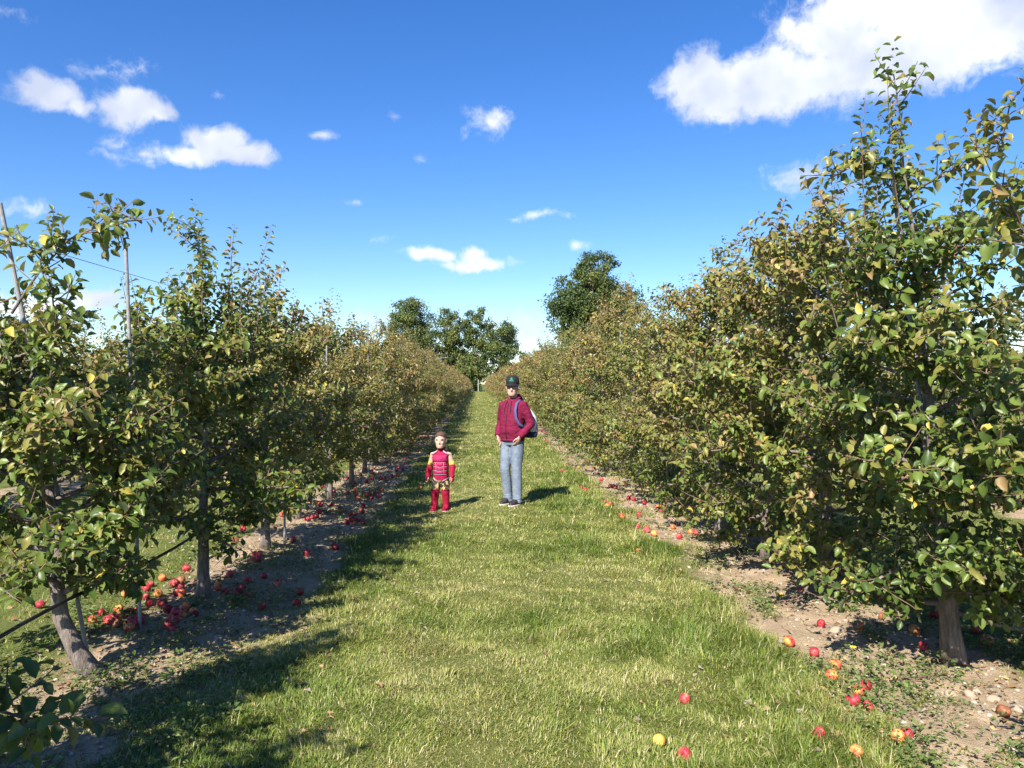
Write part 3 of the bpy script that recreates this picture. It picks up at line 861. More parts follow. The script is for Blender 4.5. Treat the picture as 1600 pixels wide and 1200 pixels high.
for lab, grp, pts in [
        ('red apple on the sunlit right soil strip, {} nearest to the camera there', 'apples on the right soil strip',
         [(878, 738), (885, 746), (882, 741), (910, 765), (914, 768), (947, 788), (949, 796), (952, 792), (969, 813), (973, 815), (995, 829), (1012, 834), (1021, 840), (1051, 828), (1078, 834), (1086, 837),
          (1062, 843), (961, 765), (1005, 792), (949, 728), (1116, 816), (998, 812)]),
        ('dark red apple under the low right branches, {} nearest of that heap', 'apples under the low right branches',
         [(1037, 788), (1062, 789), (1068, 790), (1089, 795), (1095, 797), (1049, 778), (1041, 813), (1100, 800), (1092, 803), (1055, 792), (1104, 806), (1155, 824), (1083, 790), (1075, 786), (1110, 798), (1118, 806), (1033, 795), (1060, 783)]),
        ('red apple by the second trunk on the left, {} nearest of that scatter', 'apples by the second trunk on the left',
         [(340, 922), (351, 927), (373, 930), (391, 932), (386, 912), (398, 871), (405, 880), (369, 853), (292, 896), (306, 959), (411, 907), (409, 949), (381, 834), (396, 880), (360, 905), (378, 921)]),
        ('red apple on the shaded left soil strip, {} nearest of the line', 'apples on the left soil strip',
         [(552, 762), (577, 774), (587, 774), (580, 784), (582, 794), (554, 807), (566, 803), (542, 821), (552, 821), (566, 821), (516, 792), (509, 763), (451, 799), (460, 847), (525, 857),
          (620, 739), (630, 737), (633, 728), (606, 754), (596, 752), (497, 812), (574, 779), (590, 781), (545, 815), (558, 815), (612, 748), (520, 752), (486, 786), (440, 812)])]:
    for k_, (px, py) in enumerate(sorted(pts, key=lambda p: -p[1])):
        x, y = on_ground(px + ra.uniform(-2, 2), py - 2); apple(x, y, ra.choice([0, 0, 0, 1, 2]), lab.format(ORD[k_]), grp, stem=py > 840)
hx, hy = on_ground(238, 946)
for i in range(44):
    a = ra.uniform(0, 6.28); q = ra.random() ** .6
    apple(hx + math.cos(a) * .36 * q - .10 * math.sin(a) * q, hy + math.sin(a) * .85 * q, ra.choice([0, 0, 2, 2, 2, 1, 4]), 'one of the red apples heaped in sun between the two left trunks', 'apple heap on the left', stem=i < 20)
for i in range(110):
    side_ = ra.random() < .75; y = 9.5 * (45 / 9.5) ** ra.random(); x = (LX if side_ else RX) + ra.gauss(.35 if side_ else -.40, .30)
    apple(x, y, ra.choice([0, 0, 1, 2]), f'small far red apple on the soil strip of the {"left" if side_ else "right"} row', 'far fallen apples', stem=False)

# ------------------------------------------------------------------ stones, pebbles, litter, weeds
STONE = simple('field_stone', (.30, .235, .165), (.46, .37, .27), 14, .95, .4, .006, 40)
def rock(seed, k=14):
    r = np.random.default_rng(seed); V, F = ellipsoid((0, 0, 0), (1, .75, .55), k)
    n = vnoise(V[:, 0] * 2 + seed, V[:, 1] * 2 + V[:, 2] * 3, seed) + .4 * vnoise(V[:, 0] * 5, V[:, 1] * 5 + V[:, 2] * 4 + seed, seed)
    return V * (.78 + .3 * n)[:, None], F
RK = [rock(s) for s in range(5)]
RKM = [tri_mesh('stone', v, f, STONE, smooth=True) for v, f in RK]
def stone(x, y, s, label, grp='field stones'):
    o = add('stone', RKM[ra.randrange(5)], loc=(x, y, hz(x, y) + s * .02), rot=(ra.uniform(-.3, .3), ra.uniform(-.3, .3), ra.uniform(0, 6.28)), scale=s)
    tag(o, label, 'stone', grp)
for px, py, s, label in [(1308, 984, .055, 'pale stone lying right next to the shiny dark red apple'), (1487, 1080, .045, 'grey angular stone in shade below the thick trunk'),
        (1517, 1088, .04, 'flat stone right of the grey angular one in shade'), (1590, 1105, .045, 'pale stone at the right edge of the picture'),
        (1553, 1092, .04, 'bluish grey stone in the shade near the right edge'), (1498, 1195, .06, 'flat sunlit stone at the bottom right on bare soil'),
        (1140, 876, .04, 'whitish stone on the sunny right soil strip'), (1123, 862, .035, 'small white stone beyond the whitish one on the right'),
        (205, 1105, .03, 'small white stone below the bent trunk'), (243, 1050, .04, 'tan stone on the soil right of the bent trunk'), (160, 1075, .05, 'root coloured stone at the foot of the bent trunk'),
        (340, 992, .04, 'grey stone in shade on the left soil strip')]:
    x, y = on_ground(px, py); stone(x, y, s, label)
# pebbles and clods
n = 11000
y = 2.4 * (26 / 2.4) ** rng.random(n); x = np.where(rng.random(n) < .45, LX, RX) + rng.normal(0, .48, n)
k = soil_mask(x, y) > .25
x, y = x[k], y[k]; n = len(x)
bv, bf = ellipsoid((0, 0, 0), (1, .8, .6), 5)
sc = (.003 + .014 * rng.random(n) ** 4) * np.clip(y / 6, 1, 2.2)
an = rng.random(n) * 6.28; c_, s_ = np.cos(an), np.sin(an)
jit = 1 + rng.normal(0, .18, (n, len(bv), 1))
VB = bv[None] * jit * sc[:, None, None]
V = np.stack([VB[..., 0] * c_[:, None] - VB[..., 1] * s_[:, None] + x[:, None], VB[..., 0] * s_[:, None] + VB[..., 1] * c_[:, None] + y[:, None], VB[..., 2] + height(x, y)[:, None] + sc[:, None] * .15], -1)
F = (bf[None] + (np.arange(n) * len(bv))[:, None, None]).reshape(-1, 3)
PEB = [simple('pebble_pale', (.36, .31, .25), (.54, .48, .40), 30, .9), simple('clod', (.20, .15, .10), (.36, .27, .19), 30, .95)]
tag(add('pebbles', tri_mesh('pebbles', V.reshape(-1, 3), F, PEB, np.repeat((rng.random(n) < .6).astype(int), len(bf)))), 'pebbles and soil clods on the bare strips', 'pebbles', kind='stuff')
# dead leaves
n = 8000
y = 2.4 * (30 / 2.4) ** rng.random(n); x = np.where(rng.random(n) < .5, LX, RX) + rng.normal(0, .75, n)
LIT = [simple('dead_leaf_brown', (.13, .075, .035), (.24, .14, .06), 30, .8), simple('dead_leaf_tan', (.30, .20, .09), (.42, .30, .14), 30, .8), simple('dead_leaf_grey', (.22, .19, .14), (.32, .28, .20), 30, .8)]
az = rng.random(n) * 6.28
D = np.stack([np.cos(az), np.sin(az), rng.normal(0, .25, n)], 1); U = np.array([0, 0, 1]) + rng.normal(0, .35, (n, 3))
me = leaves_mesh('leaf_litter', np.stack([x, y, height(x, y) + .012], 1), leaf_frames(D, U), rng.uniform(.018, .058, n), rng.integers(0, NVAR, n), rng.integers(0, 3, n), 1, LIT)
tag(add('leaf_litter', me), 'dry brown fallen leaves under the rows', 'leaf litter', kind='stuff')
tw = []
for i in range(420):
    y_ = 2.5 * (16 / 2.5) ** rng.random(); x_ = (LX if rng.random() < .5 else RX) + rng.normal(0, .6); a_ = rng.random() * 6.28; l_ = rng.uniform(.04, .22)
    pts_ = np.array([(x_ + math.cos(a_ + .3 * q * rng.normal()) * l_ * q, y_ + math.sin(a_) * l_ * q, 0) for q in (0, .5, 1)]); pts_[:, 2] = height(pts_[:, 0], pts_[:, 1]) + .006
    tw.append(tube(pts_, rng.uniform(.0015, .004), k=4, cap=False))
tag(add('dead_twigs', tri_mesh('dead_twigs', *join(tw), TWIG)), 'thin dead twigs lying on the soil strips', 'twigs', kind='stuff')
# broad-leaved weeds on the soil strips
n = 2100
y = 2.5 * (22 / 2.5) ** rng.random(n); x = np.where(rng.random(n) < .5, LX, RX) + rng.uniform(-.95, .95, n)
k = vnoise(x * 1.6, y * 1.6, 31) + .3 * vnoise(x * 6, y * 6, 32) > np.where(x < 0, .50, .64); x, y = x[k], y[k]
pos, D, U, sc = [], [], [], []
for a, b in zip(x, y):
    q = int(rng.integers(12, 40)); hgt = rng.uniform(.02, .11); sp = rng.uniform(.04, .12)
    t = rng.random(q) * 6.28; rr = sp * np.sqrt(rng.random(q)); zz = rng.random(q) * hgt
    xx, yy = a + rr * np.cos(t), b + rr * np.sin(t)
    pos.append(np.stack([xx, yy, height(xx, yy) + zz], 1)); D.append(np.stack([np.cos(t), np.sin(t), rng.uniform(-.1, .8, q)], 1)); U.append(np.array([0, 0, 1]) + rng.normal(0, .3, (q, 3))); sc.append(rng.uniform(.012, .034, q) * rng.choice([.8, 1.0, 1.5]))
pos, D, U, sc = np.vstack(pos), np.vstack(D), np.vstack(U), np.concatenate(sc)
WEED = [leaf_mat('weed_green', (.065, .110, .026), (.115, .170, .045), (.12, .16, .06), .25, .55), leaf_mat('weed_light', (.12, .165, .045), (.19, .225, .075), (.18, .22, .09), .25, .55)]
me = leaves_mesh('weeds', pos, leaf_frames(D, U), sc, rng.integers(0, NVAR, len(pos)), rng.integers(0, 2, len(pos)), 1, WEED)
tag(add('weeds', me), 'low broad-leaved weeds on the bare soil strips', 'weeds', kind='stuff')
# dandelions
YEL = simple('dandelion_yellow', (.75, .55, .02), (.80, .66, .04), 80, .7); STALK = simple('flower_stalk', (.08, .13, .03), (.12, .18, .05), 30, .6)
for px, py, lab in [(1332, 1018, 'yellow dandelion flower at the grass edge above the orange apple'), (1218, 935, 'yellow dandelion flower on weeds before the low right branches'), (487, 846, 'yellow dandelion flower on the shaded left soil strip'),
                    (445, 846, 'yellow dandelion flower left of the other one on the left soil strip')]:
    x, y = on_ground(px, py + 12); z = hz(x, y)
    o = add('dandelion', tri_mesh('stalk', *tube([(0, 0, 0), (.004, 0, .05), (.006, .004, .085)], [.0018] * 3, k=5), STALK), loc=(x, y, z)); tag(o, lab, 'flower', 'dandelions')
    pe = [tube([(0.006, .004, .085), (.006 + .012 * math.cos(a), .004 + .012 * math.sin(a), .092), (.006 + .02 * math.cos(a), .004 + .02 * math.sin(a), .088 + .006 * (i % 2))], [.002, .003, .0015], k=4) for i, a in enumerate(np.linspace(0, 6.28, 15)[:-1])]
    add('flower_head', tri_mesh('flower_head', *join(pe + [ellipsoid((.006, .004, .089), (.008, .008, .006), 8)]), YEL, smooth=True), o)

# ------------------------------------------------------------------ big trees beyond the orchard
FOL = [leaf_mat('maple_dark', (.034, .064, .018), (.062, .100, .028), (.05, .08, .03), .2, .6), leaf_mat('maple_mid', (.070, .110, .030), (.110, .150, .040), (.07, .10, .04), .2, .6),
       leaf_mat('maple_light', (.125, .155, .038), (.20, .21, .052), (.10, .13, .05), .25, .6)]
def big_tree(name, label, cat, x, y, lobes, leaf, n, seed, trunk_h, trunk_r, light=.2, fill=.5):
    """lobes: (dx, dy, z, rx, ry, rz) masses of foliage on limbs"""
    r = np.random.default_rng(seed); e = add(name, None, loc=(x, y, 0)); tag(e, label, cat)
    lob = np.array(lobes, float); vol = lob[:, 3] * lob[:, 5]
    parts = [tube(np.array([(0, 0, -.3), (.1, 0, trunk_h * .4), (0, .1, trunk_h)]), [trunk_r * 1.3, trunk_r, trunk_r * .6], k=10)]
    pos, D, U = [], [], []
    for L_, v in zip(lob, vol):
        c = L_[:3]; parts.append(tube(np.array([(0, 0, trunk_h * r.uniform(.4, .85)), (c[0] * .5, c[1] * .5, (trunk_h * .7 + c[2]) / 2), tuple(c)]), [trunk_r * .45, trunk_r * .28, trunk_r * .08], k=6))
        q = int(n * v / vol.sum()); ncl = max(6, int(q / 60))
        dv = norm(r.normal(0, 1, (ncl, 3))); rad = r.uniform(.35, 1.0, (ncl, 1)) ** fill
        cc = c + dv * rad * L_[3:]
        per = q // ncl
        cs = (L_[3:].mean() * .13 + leaf * .55)
        p = np.repeat(cc, per, 0) + r.normal(0, 1, (ncl * per, 3)) * cs * np.array([1, 1, .7])
        o_ = norm(p - c)
        pos.append(p); D.append(r.normal(0, 1, p.shape) + o_ * .3 + np.array([0, 0, -.3])); U.append(o_ * .8 + np.array([0, 0, .7]) + r.normal(0, .5, p.shape))
    pos = np.vstack(pos); D = np.vstack(D); U = np.vstack(U); q = len(pos)
    a = r.random(q) * .6 + .6 * vnoise(pos[:, 0] * .6 + seed, pos[:, 2] * .6, seed) + light - .2
    colr = np.select([a < .5, a < .85], [0, 1], 2)
    add('trunk', tri_mesh('trunk', *join(parts), BARK, smooth=True), e)
    c_ = add('crown', leaves_mesh('crown', pos, leaf_frames(D, U), leaf * r.uniform(.6, 1.3, q), r.integers(0, NVAR, q), colr, 1, FOL), e); c_['kind'] = 'stuff'
def bg(px, d):    # x of a far tree seen at picture column px, at distance d
    dr = px_dir(px, 600); return dr.x / dr.y * d
r_ = np.random.default_rng(77)
def crown_lobes(h0, h1, w, prof, n, seed, drift=0.0):
    """lobes spread through a crown between heights h0 and h1 with half width w * prof(t)"""
    r = np.random.default_rng(seed); out = []
    for i in range(n):
        t = (i + r.random()) / n; ww = w * prof(t); a = i * 2.4 + r.normal(0, .4); q = r.uniform(.3, .8)
        s = ww * r.uniform(.34, .55)
        out.append((math.cos(a) * ww * q + drift * (t - .4) * 3, math.sin(a) * ww * q, h0 + (h1 - h0) * t, s, s, s * .8))
    return out
YB = 112
big_tree('maple_tree', 'large dense dark green maple rising behind the right row', 'tree', bg(922, YB), YB,
         crown_lobes(3.5, 20.6, 6.3, lambda t: (1 - .78 * t ** 4.5) * (.88 + .12 * math.cos(t * 11)), 54, 3, .6), .38, 46000, 3, 9, .45, .16, .30)
YL = 182
big_tree('poplar_tree', 'broadest of the leafy trees beyond the end of the left row', 'tree', bg(645, YL), YL, crown_lobes(3, 20.4, 6.4, lambda t: .75 + .3 * math.sin(t * 3.1), 34, 5), .46, 24000, 5, 13, .35, .35, .6)
big_tree('poplar_tree', 'tall narrow tree with gaps of sky, left of the path end', 'tree', bg(703, YL), YL + 3, crown_lobes(3, 18.6, 4.2, lambda t: .7 + .4 * math.sin(t * 3.1), 26, 6), .46, 13000, 6, 13, .3, .35, .7)
big_tree('poplar_tree', 'slender tree leaning over the end of the path', 'tree', bg(743, YL), YL + 1, crown_lobes(3, 18.8, 3.3, lambda t: .7 + .4 * math.sin(t * 3.1), 22, 7), .46, 9000, 7, 13, .25, .3, .7)
big_tree('ash_tree', 'loose round crowned tree right of the path end', 'tree', bg(783, YL), YL - 2, crown_lobes(2, 15.8, 4.2, lambda t: .8 + .35 * math.sin(t * 3.1), 26, 8), .46, 12000, 8, 10, .25, .3, .7)
big_tree('bush', 'yellowish green bushy tree over the end of the left row', 'bush', bg(727, 178), 178, crown_lobes(3.0, 7.5, 4.2, lambda t: 1 - .3 * t, 9, 9), .5, 2600, 9, 4, .2, .75, .5)
big_tree('bush', 'low grey green bush right of the loose tree', 'bush', bg(818, YL), YL, crown_lobes(1.5, 9.0, 2.4, lambda t: 1 - .4 * t, 8, 10), .5, 2000, 10, 4, .2, .2, .6)
big_tree('bush', 'dark shrub closing the end of the grass path', 'bush', bg(738, YL), YL - 4, crown_lobes(.6, 6.5, 2.6, lambda t: 1 - .4 * t, 8, 12), .5, 2400, 12, 3, .15, .0, .6)
# far wood along the horizon, one mass
r = np.random.default_rng(15); n = 15000
ang = r.uniform(-1.1, 1.1, n); dd = 330 + 60 * r.random(n); keep = np.abs(ang - .0) > .06
ang, dd = ang[keep], dd[keep]; n = len(ang)
hh = (4 + 7 * vnoise(ang * 40, ang * 0, 5) + 4 * vnoise(ang * 130, ang * 0, 6)) * r.random(n) ** .6
pos = np.stack([np.sin(ang) * dd, np.cos(ang) * dd, hh], 1)
me = leaves_mesh('far_woods', pos, leaf_frames(r.normal(0, 1, (n, 3)), np.array([0, -.6, .6]) + r.normal(0, .5, (n, 3))), r.uniform(1.2, 2.6, n), r.integers(0, NVAR, n), r.integers(0, 2, n), 1, FOL)
tag(add('far_woods', me), 'low line of far woods on the horizon', 'woods', kind='stuff')
px_ = bg(747.5, 174)
po = add('wooden_post', tri_mesh('post', *tube([(0, 0, -.2), (0, 0, 1.2), (0, 0, 2.6)], [.16, .15, .14], k=8), STAKE), loc=(px_, 174, 0))
tag(po, 'pale post standing at the far end of the grass path', 'post')

# ------------------------------------------------------------------ people
SKIN = simple('skin', (.52, .31, .23), (.62, .40, .31), 30, .55)
def cloth(name, a, b, scale=22, rough=.9, wr=.5, wd=.012, wscale=14):
    m = NT(name); m.base(m.ramp(m.noise(scale, 5), [(.3, a), (.7, b)])); m.rough(rough); m.p.inputs['Specular IOR Level'].default_value = .2
    st = m.n('ShaderNodeMapping'); st.inputs['Scale'].default_value = (1, 1, 2.2); st.inputs['Rotation'].default_value = (0, .5, 0); m.l(m.obj(), st.inputs['Vector'])
    m.bump(m.noise(wscale, 4, .55, st.outputs[0]), wr, wd); return m.m
MAROON = cloth('maroon_fleece', (.135, .008, .034), (.205, .014, .052), wr=.9, wd=.03, wscale=9)
MAROON_D = cloth('maroon_hood', (.15, .010, .038), (.20, .015, .05))
m = NT('faded_denim')
zc = m.n('ShaderNodeSeparateXYZ'); m.l(m.obj(), zc.inputs[0])
m.base(m.ramp(m.noise(13, 6, .65), [(.25, (.11, .145, .205)), (.5, (.165, .205, .275)), (.75, (.25, .29, .36))])); m.rough(.9)
m.bump(m.noise(16, 4), .7, .02); DENIM = m.m
BLACK = simple('black_cloth', (.006, .006, .007), (.014, .014, .016), 20, .8)
SHOE = simple('shoe_dark', (.015, .013, .015), (.04, .03, .035), 20, .6); SOLE = simple('shoe_sole', (.45, .40, .36), (.60, .55, .50), 20, .7)
GREEN = simple('emblem_green', (.02, .22, .13), (.03, .30, .18), 20, .6)
HAIR = simple('brown_hair', (.07, .035, .02), (.14, .075, .04), 60, .6, .5, .004, 120); DHAIR = simple('dark_hair', (.03, .02, .015), (.06, .04, .03), 60, .6)
EYE = simple('eye_dark', (.015, .01, .01), (.03, .02, .02), 20, .3); LIP = simple('lips', (.42, .14, .12), (.48, .18, .15), 30, .5); TEETH = simple('teeth', (.75, .72, .66), (.8, .77, .7), 30, .4)
STRAP = cloth('strap_blue', (.07, .07, .17), (.10, .10, .22)); WHITE = cloth('bag_white', (.62, .60, .62), (.75, .73, .74)); NAVY = cloth('bag_navy', (.02, .025, .06), (.04, .045, .09))

def head_parts(c, s, tilt=0):
    """head about 0.235*s high whose chin sits at c"""
    prof = [(0.0, -.062, .022, .022), (.012, -.05, .045, .048), (.04, -.03, .060, .074), (.075, -.014, .069, .088), (.115, -.004, .074, .096), (.155, .004, .076, .100), (.19, .008, .070, .092), (.217, .010, .052, .068), (.231, .010, .026, .034)]
    P_ = [loft([(c[2] + z * s, c[0], c[1] + cy * s, rx * s, ry * s) for z, cy, rx, ry in prof], 20)]
    P_.append(tube(np.array([(0, -.098, .125), (0, -.112, .10), (0, -.118, .082), (0, -.098, .074)]) * s + np.array(c), np.array([.009, .012, .0155, .010]) * s, k=8))      # nose
    for q in (-1, 1):
        P_.append(ellipsoid(np.array((q * .078, .012, .11)) * s + np.array(c), np.array((.011, .022, .034)) * s, 10))                                              # ears
        P_.append(ellipsoid(np.array((q * .032, -.090, .143)) * s + np.array(c), np.array((.024, .012, .008)) * s, 8))                                             # brows
        P_.append(ellipsoid(np.array((q * .036, -.078, .085)) * s + np.array(c), np.array((.022, .018, .020)) * s, 8))                                             # cheeks
    P_.append(tube(np.array([(-.024, -.088, .052), (0, -.097, .048), (.024, -.088, .052)]) * s + np.array(c), np.array([.005, .008, .005]) * s, k=6))               # lips
    P_.append(ellipsoid(np.array((0, -.075, .016)) * s + np.array(c), np.array((.022, .020, .016)) * s, 8))                                                         # chin
    return P_
def face_bits(root, c, s, smile):
    c = np.array(c)
    for q in (-1, 1):
        add('eye', tri_mesh('eye', *ellipsoid(np.array((q * .032, -.0915, .122)) * s + c, np.array((.0135, .006, .0055)) * s, 10), EYE, smooth=True), root)
    add('mouth', tri_mesh('mouth', *tube(np.array([(-.027, -.0885, .058), (-.014, -.097, .051), (0, -.1005, .049), (.014, -.097, .051), (.027, -.0885, .058)]) * s + c, np.array([.0025, .005, .006, .005, .0025]) * s, k=6, flat=(1, 1)), TEETH if smile else LIP, smooth=True), root)
def hand_parts(w, d, side, s=1.0, out=(1, 0, 0)):
    """palm and five bent fingers from wrist w along direction d; side: direction of the thumb"""
    w, d, side = np.array(w, float), norm(np.array(d, float)), norm(np.array(side, float)); nrm = np.cross(d, side)
    P_ = [tube(np.array([w - d * .03 * s, w + d * .02 * s, w + d * .055 * s, w + d * .088 * s]), np.array([.024, .030, .035, .030]) * s, k=10)]
    v = P_[0][0]; rel = (v - w) @ nrm; P_[0] = (v - np.outer(rel * .45, nrm), P_[0][1])
    for i, (o, ln) in enumerate([(.026, .070), (.009, .080), (-.009, .074), (-.025, .058)]):
        b = w + d * .085 * s + side * o * s
        P_.append(tube(np.array([b - d * .02 * s, b + d * ln * .4 * s, b + (d * ln * .75 + nrm * .016) * s, b + (d * ln * .92 + nrm * .038) * s]), np.array([.0095, .0092, .0085, .007]) * s, k=7))
    b = w + d * .03 * s + side * .024 * s
    P_.append(tube(np.array([b, b + (side * .028 + d * .022) * s, b + (side * .034 + d * .055 + nrm * .008) * s, b + (side * .028 + d * .076 + nrm * .014) * s]), np.array([.013, .0115, .010, .008]) * s, k=7))
    return P_

# --- the man
mx, my = on_ground(801, 790)
C = (0, -.02, 1.50)
sh = [np.array((q * .156, .015, 1.375)) for q in (-1, 1)]; el = [np.array((-.228, .05, 1.12)), np.array((.255, .07, 1.12))]
wr = [np.array((-.198, -.085, .955)), np.array((.188, -.095, .955))]
hd = [norm(np.array((.48, -.02, -.8))), norm(np.array((-.48, -.02, -.8)))]
TURN = R(27)                 # he looks more to the camera than his body
body = [(v @ np.array(Matrix.Rotation(TURN, 3, 'Z')).T, f) for v, f in head_parts(C, 1.07)]
body += [tube([(0, .03, 1.40), (0, .018, 1.50), (0, .0, 1.585)], [.066, .058, .058], k=14)]
body += [loft([(.90, 0, 0, .145, .095), (1.05, 0, -.005, .150, .105), (1.25, 0, 0, .165, .105), (1.38, 0, .005, .165, .09), (1.45, 0, .015, .08, .06)])]
HIP = [np.array((-.080, 0, .90)), np.array((.080, 0, .90))]; KN = [np.array((-.088, -.055, .49)), np.array((.080, -.02, .49))]; AN = [np.array((-.092, .02, .075)), np.array((.086, -.015, .075))]
for q in range(2):
    body += [tube([sh[q], (sh[q] + el[q]) / 2, el[q], (el[q] + wr[q]) / 2, wr[q]], [.052, .046, .040, .035, .026], k=10)]
    body += hand_parts(wr[q], hd[q], ((-1, 1)[q] * -.35, -.85, .1), 1.0)
    body += [tube([HIP[q], KN[q], AN[q], AN[q] - np.array((0, 0, .03))], [.08, .052, .04, .04], k=10), tube([AN[q] + np.array((0, .03, -.03)), AN[q] + np.array((0, -.12, -.045))], [.035, .03], k=8)]
man = add('person', remesh('body', body, .0065, SKIN, 3), loc=(mx, my, hz(mx, my) - .012), rot=(0, 0, R(-37)))
tag(man, 'standing man in maroon hooded jacket, faded jeans and black cap, hands in pockets', 'person')
face_bits(man, C, 1.07, False)
jk = [loft([(.885, 0, -.002, .150, .108), (.90, 0, -.004, .172, .125), (.94, 0, -.006, .182, .135), (1.02, 0, -.016, .176, .148), (1.12, 0, -.016, .172, .146), (1.22, 0, -.006, .174, .138), (1.30, 0, .002, .174, .128), (1.36, 0, .008, .166, .116), (1.41, 0, .014, .140, .098), (1.45, 0, .018, .098, .082), (1.475, 0, .02, .075, .07)], 28, 2.3)]
for q in range(2):
    a, b, c2 = sh[q], el[q], wr[q]
    jk += [tube([a + np.array(((1, -1)[q] * .05, 0, .005)), a, a * .6 + b * .4 + np.array(((-1, 1)[q] * .012, 0, 0)), b, b * .5 + c2 * .5, c2 - hd[q] * .0], [.068, .078, .066, .060, .055, .043], k=14)]
    for t_ in ():
        p_ = b * (1 - t_) + c2 * t_; ax = norm(c2 - b); jk.append(tube([p_ - ax * .012, p_, p_ + ax * .012], [.045, .061 - .012 * t_, .045], k=12))
jacket = add('jacket', remesh('jacket', jk, .0085, MAROON, 3), man)
add('hood', remesh('hood', [tube([(.075 * math.cos(a), .02 + .078 * math.sin(a), 1.455 + .032 * (math.sin(a) + .4)) for a in np.linspace(-1.05, math.pi + 1.05, 16)], [.016 + .020 * max(0, math.sin(a) + .35) for a in np.linspace(-1.05, math.pi + 1.05, 16)], k=10),
                            ellipsoid((0, .125, 1.43), (.10, .045, .085), 14)], .008, MAROON_D, 3), man)
add('waistband', tri_mesh('waistband', *tube([(.176 * math.cos(a), -.006 + .130 * math.sin(a), .905) for a in np.linspace(0, 2 * math.pi, 33)], .012, k=6, flat=(.6, 1.6)), MAROON_D, smooth=True), man)
add('zipper', tri_mesh('zipper', *tube([(0, -.146, .91), (0, -.167, 1.02), (0, -.166, 1.12), (0, -.145, 1.22), (0, -.127, 1.30), (0, -.108, 1.36), (0, -.088, 1.41)], .005, k=5), BLACK), man)
for q in (-1, 1):
    add('drawstring', tri_mesh('drawstring', *tube([(q * .035, -.080, 1.44), (q * .045, -.108, 1.38), (q * .05, -.128, 1.31), (q * .048, -.136, 1.26)], .0045, k=6), BLACK), man)
jn = [loft([(.83, 0, 0, .150, .105), (.88, 0, 0, .165, .118), (.95, 0, 0, .160, .115), (.97, 0, 0, .15, .11)], 24, 2.3)]
for q in range(2):
    jn += [tube([HIP[q] + np.array((0, 0, .02)), HIP[q] * .6 + KN[q] * .4, KN[q], KN[q] * .5 + AN[q] * .5 + np.array((0, .008, 0)), AN[q] + np.array((0, 0, .05)), AN[q] + np.array((0, 0, -.03))], [.100, .090, .071, .068, .064, .069], k=16)]
    for zz, rr in ((.13, .068), (.105, .072), (.50, .074), (.46, .074)):
        f = (zz - .075) / (.49 - .075); p_ = AN[q] * (1 - f) + KN[q] * f; jn.append(tube([p_ - np.array((0, 0, .012)), p_, p_ + np.array((0, 0, .012))], [.05, rr, .05], k=12))
jeans = add('jeans', remesh('jeans', jn, .0085, DENIM, 3), man)
for q in range(2):
    o = np.array((AN[q][0], AN[q][1], 0)); t_ = (-.02, .03)[q]
    sp = [loft([(.022, o[0], o[1] - .055, .044, .135), (.05, o[0], o[1] - .05, .046, .130), (.075, o[0], o[1] - .02, .044, .095), (.10, o[0], o[1] + .012, .042, .06), (.115, o[0], o[1] + .018, .038, .046)], 20, 2.4)]
    s_o = add('shoe', remesh('shoe', sp, .007, SHOE, 3), man)
    add('sole', tri_mesh('sole', *loft([(-.004, o[0], o[1] - .055, .045, .138), (.008, o[0], o[1] - .055, .049, .144), (.024, o[0], o[1] - .055, .047, .140)], 20, 2.4), SOLE, smooth=True), s_o)
HS = lambda v: [(z * 1.07 - 1.07 * 1.515 + 1.50 if 0 else 1.50 + (z - 1.515) * 1.07, x_, (y_ + .005) * 1.07 - .02, a_ * 1.07, b_ * 1.07) for z, x_, y_, a_, b_ in v]
add('hair', remesh('hair', [loft(HS([(1.60, 0, .045, .066, .066), (1.64, 0, .03, .079, .082), (1.69, 0, .012, .081, .100), (1.73, 0, .015, .07, .085)]), 18)], .008, DHAIR, 2), man)
cap = add('cap', remesh('cap', [loft(HS([(1.672, 0, .008, .084, .108), (1.70, 0, .008, .087, .110), (1.735, 0, .008, .084, .104), (1.765, 0, .009, .068, .084), (1.785, 0, .01, .040, .050), (1.79, 0, .01, .012, .015)]), 24)], .006, BLACK, 3), man)
br = [(1.683 - .018 * abs(t_) ** 2 * 1.0, t_) for t_ in np.linspace(-1, 1, 9)]
V, F = [], []
for zz, t_ in br:
    V += [(t_ * .080, -.065 - .03 * (1 - t_ * t_), zz + .004), (t_ * .078, -.09 - .072 * math.sqrt(max(0, 1 - t_ * t_)), zz - .022), (t_ * .080, -.065 - .03 * (1 - t_ * t_), zz - .003), (t_ * .078, -.09 - .072 * math.sqrt(max(0, 1 - t_ * t_)), zz - .028)]
for i in range(8):
    a = i * 4
    for p_, q_ in ((0, 1), (1, 3), (3, 2), (2, 0)): F += [(a + p_, a + q_, a + 4 + q_), (a + p_, a + 4 + q_, a + 4 + p_)]
V = (np.array(V) - np.array((0, -.005, 1.515))) * 1.07 + np.array(C)
add('brim', tri_mesh('brim', V, F, BLACK, smooth=True), cap)
em = np.array([(-.030, 1.708), (.030, 1.708), (.024, 1.722), (.010, 1.726), (.014, 1.742), (.0, 1.762), (-.012, 1.744), (-.008, 1.728), (-.026, 1.722)])
def capy(z): return -.104 + (z - 1.70) * .42 if z > 1.74 else -.105
EV = [(x_, capy(z_) - .006 + abs(x_) * .25, z_) for x_, z_ in em] + [(x_, capy(z_) + .004 + abs(x_) * .25, z_) for x_, z_ in em]; k = len(em)
EV += [(0, -.111, 1.728)]; EF = [(2 * k, i, (i + 1) % k) for i in range(k)] + [(i, i + k, (i + 1) % k + k) for i in range(k)] + [(i, (i + 1) % k + k, (i + 1) % k) for i in range(k)]
EV = (np.array(EV) - np.array((0, -.005, 1.515))) * 1.07 + np.array(C)
add('emblem', tri_mesh('emblem', EV, EF, GREEN), cap)['label'] = 'green emblem on the cap front'
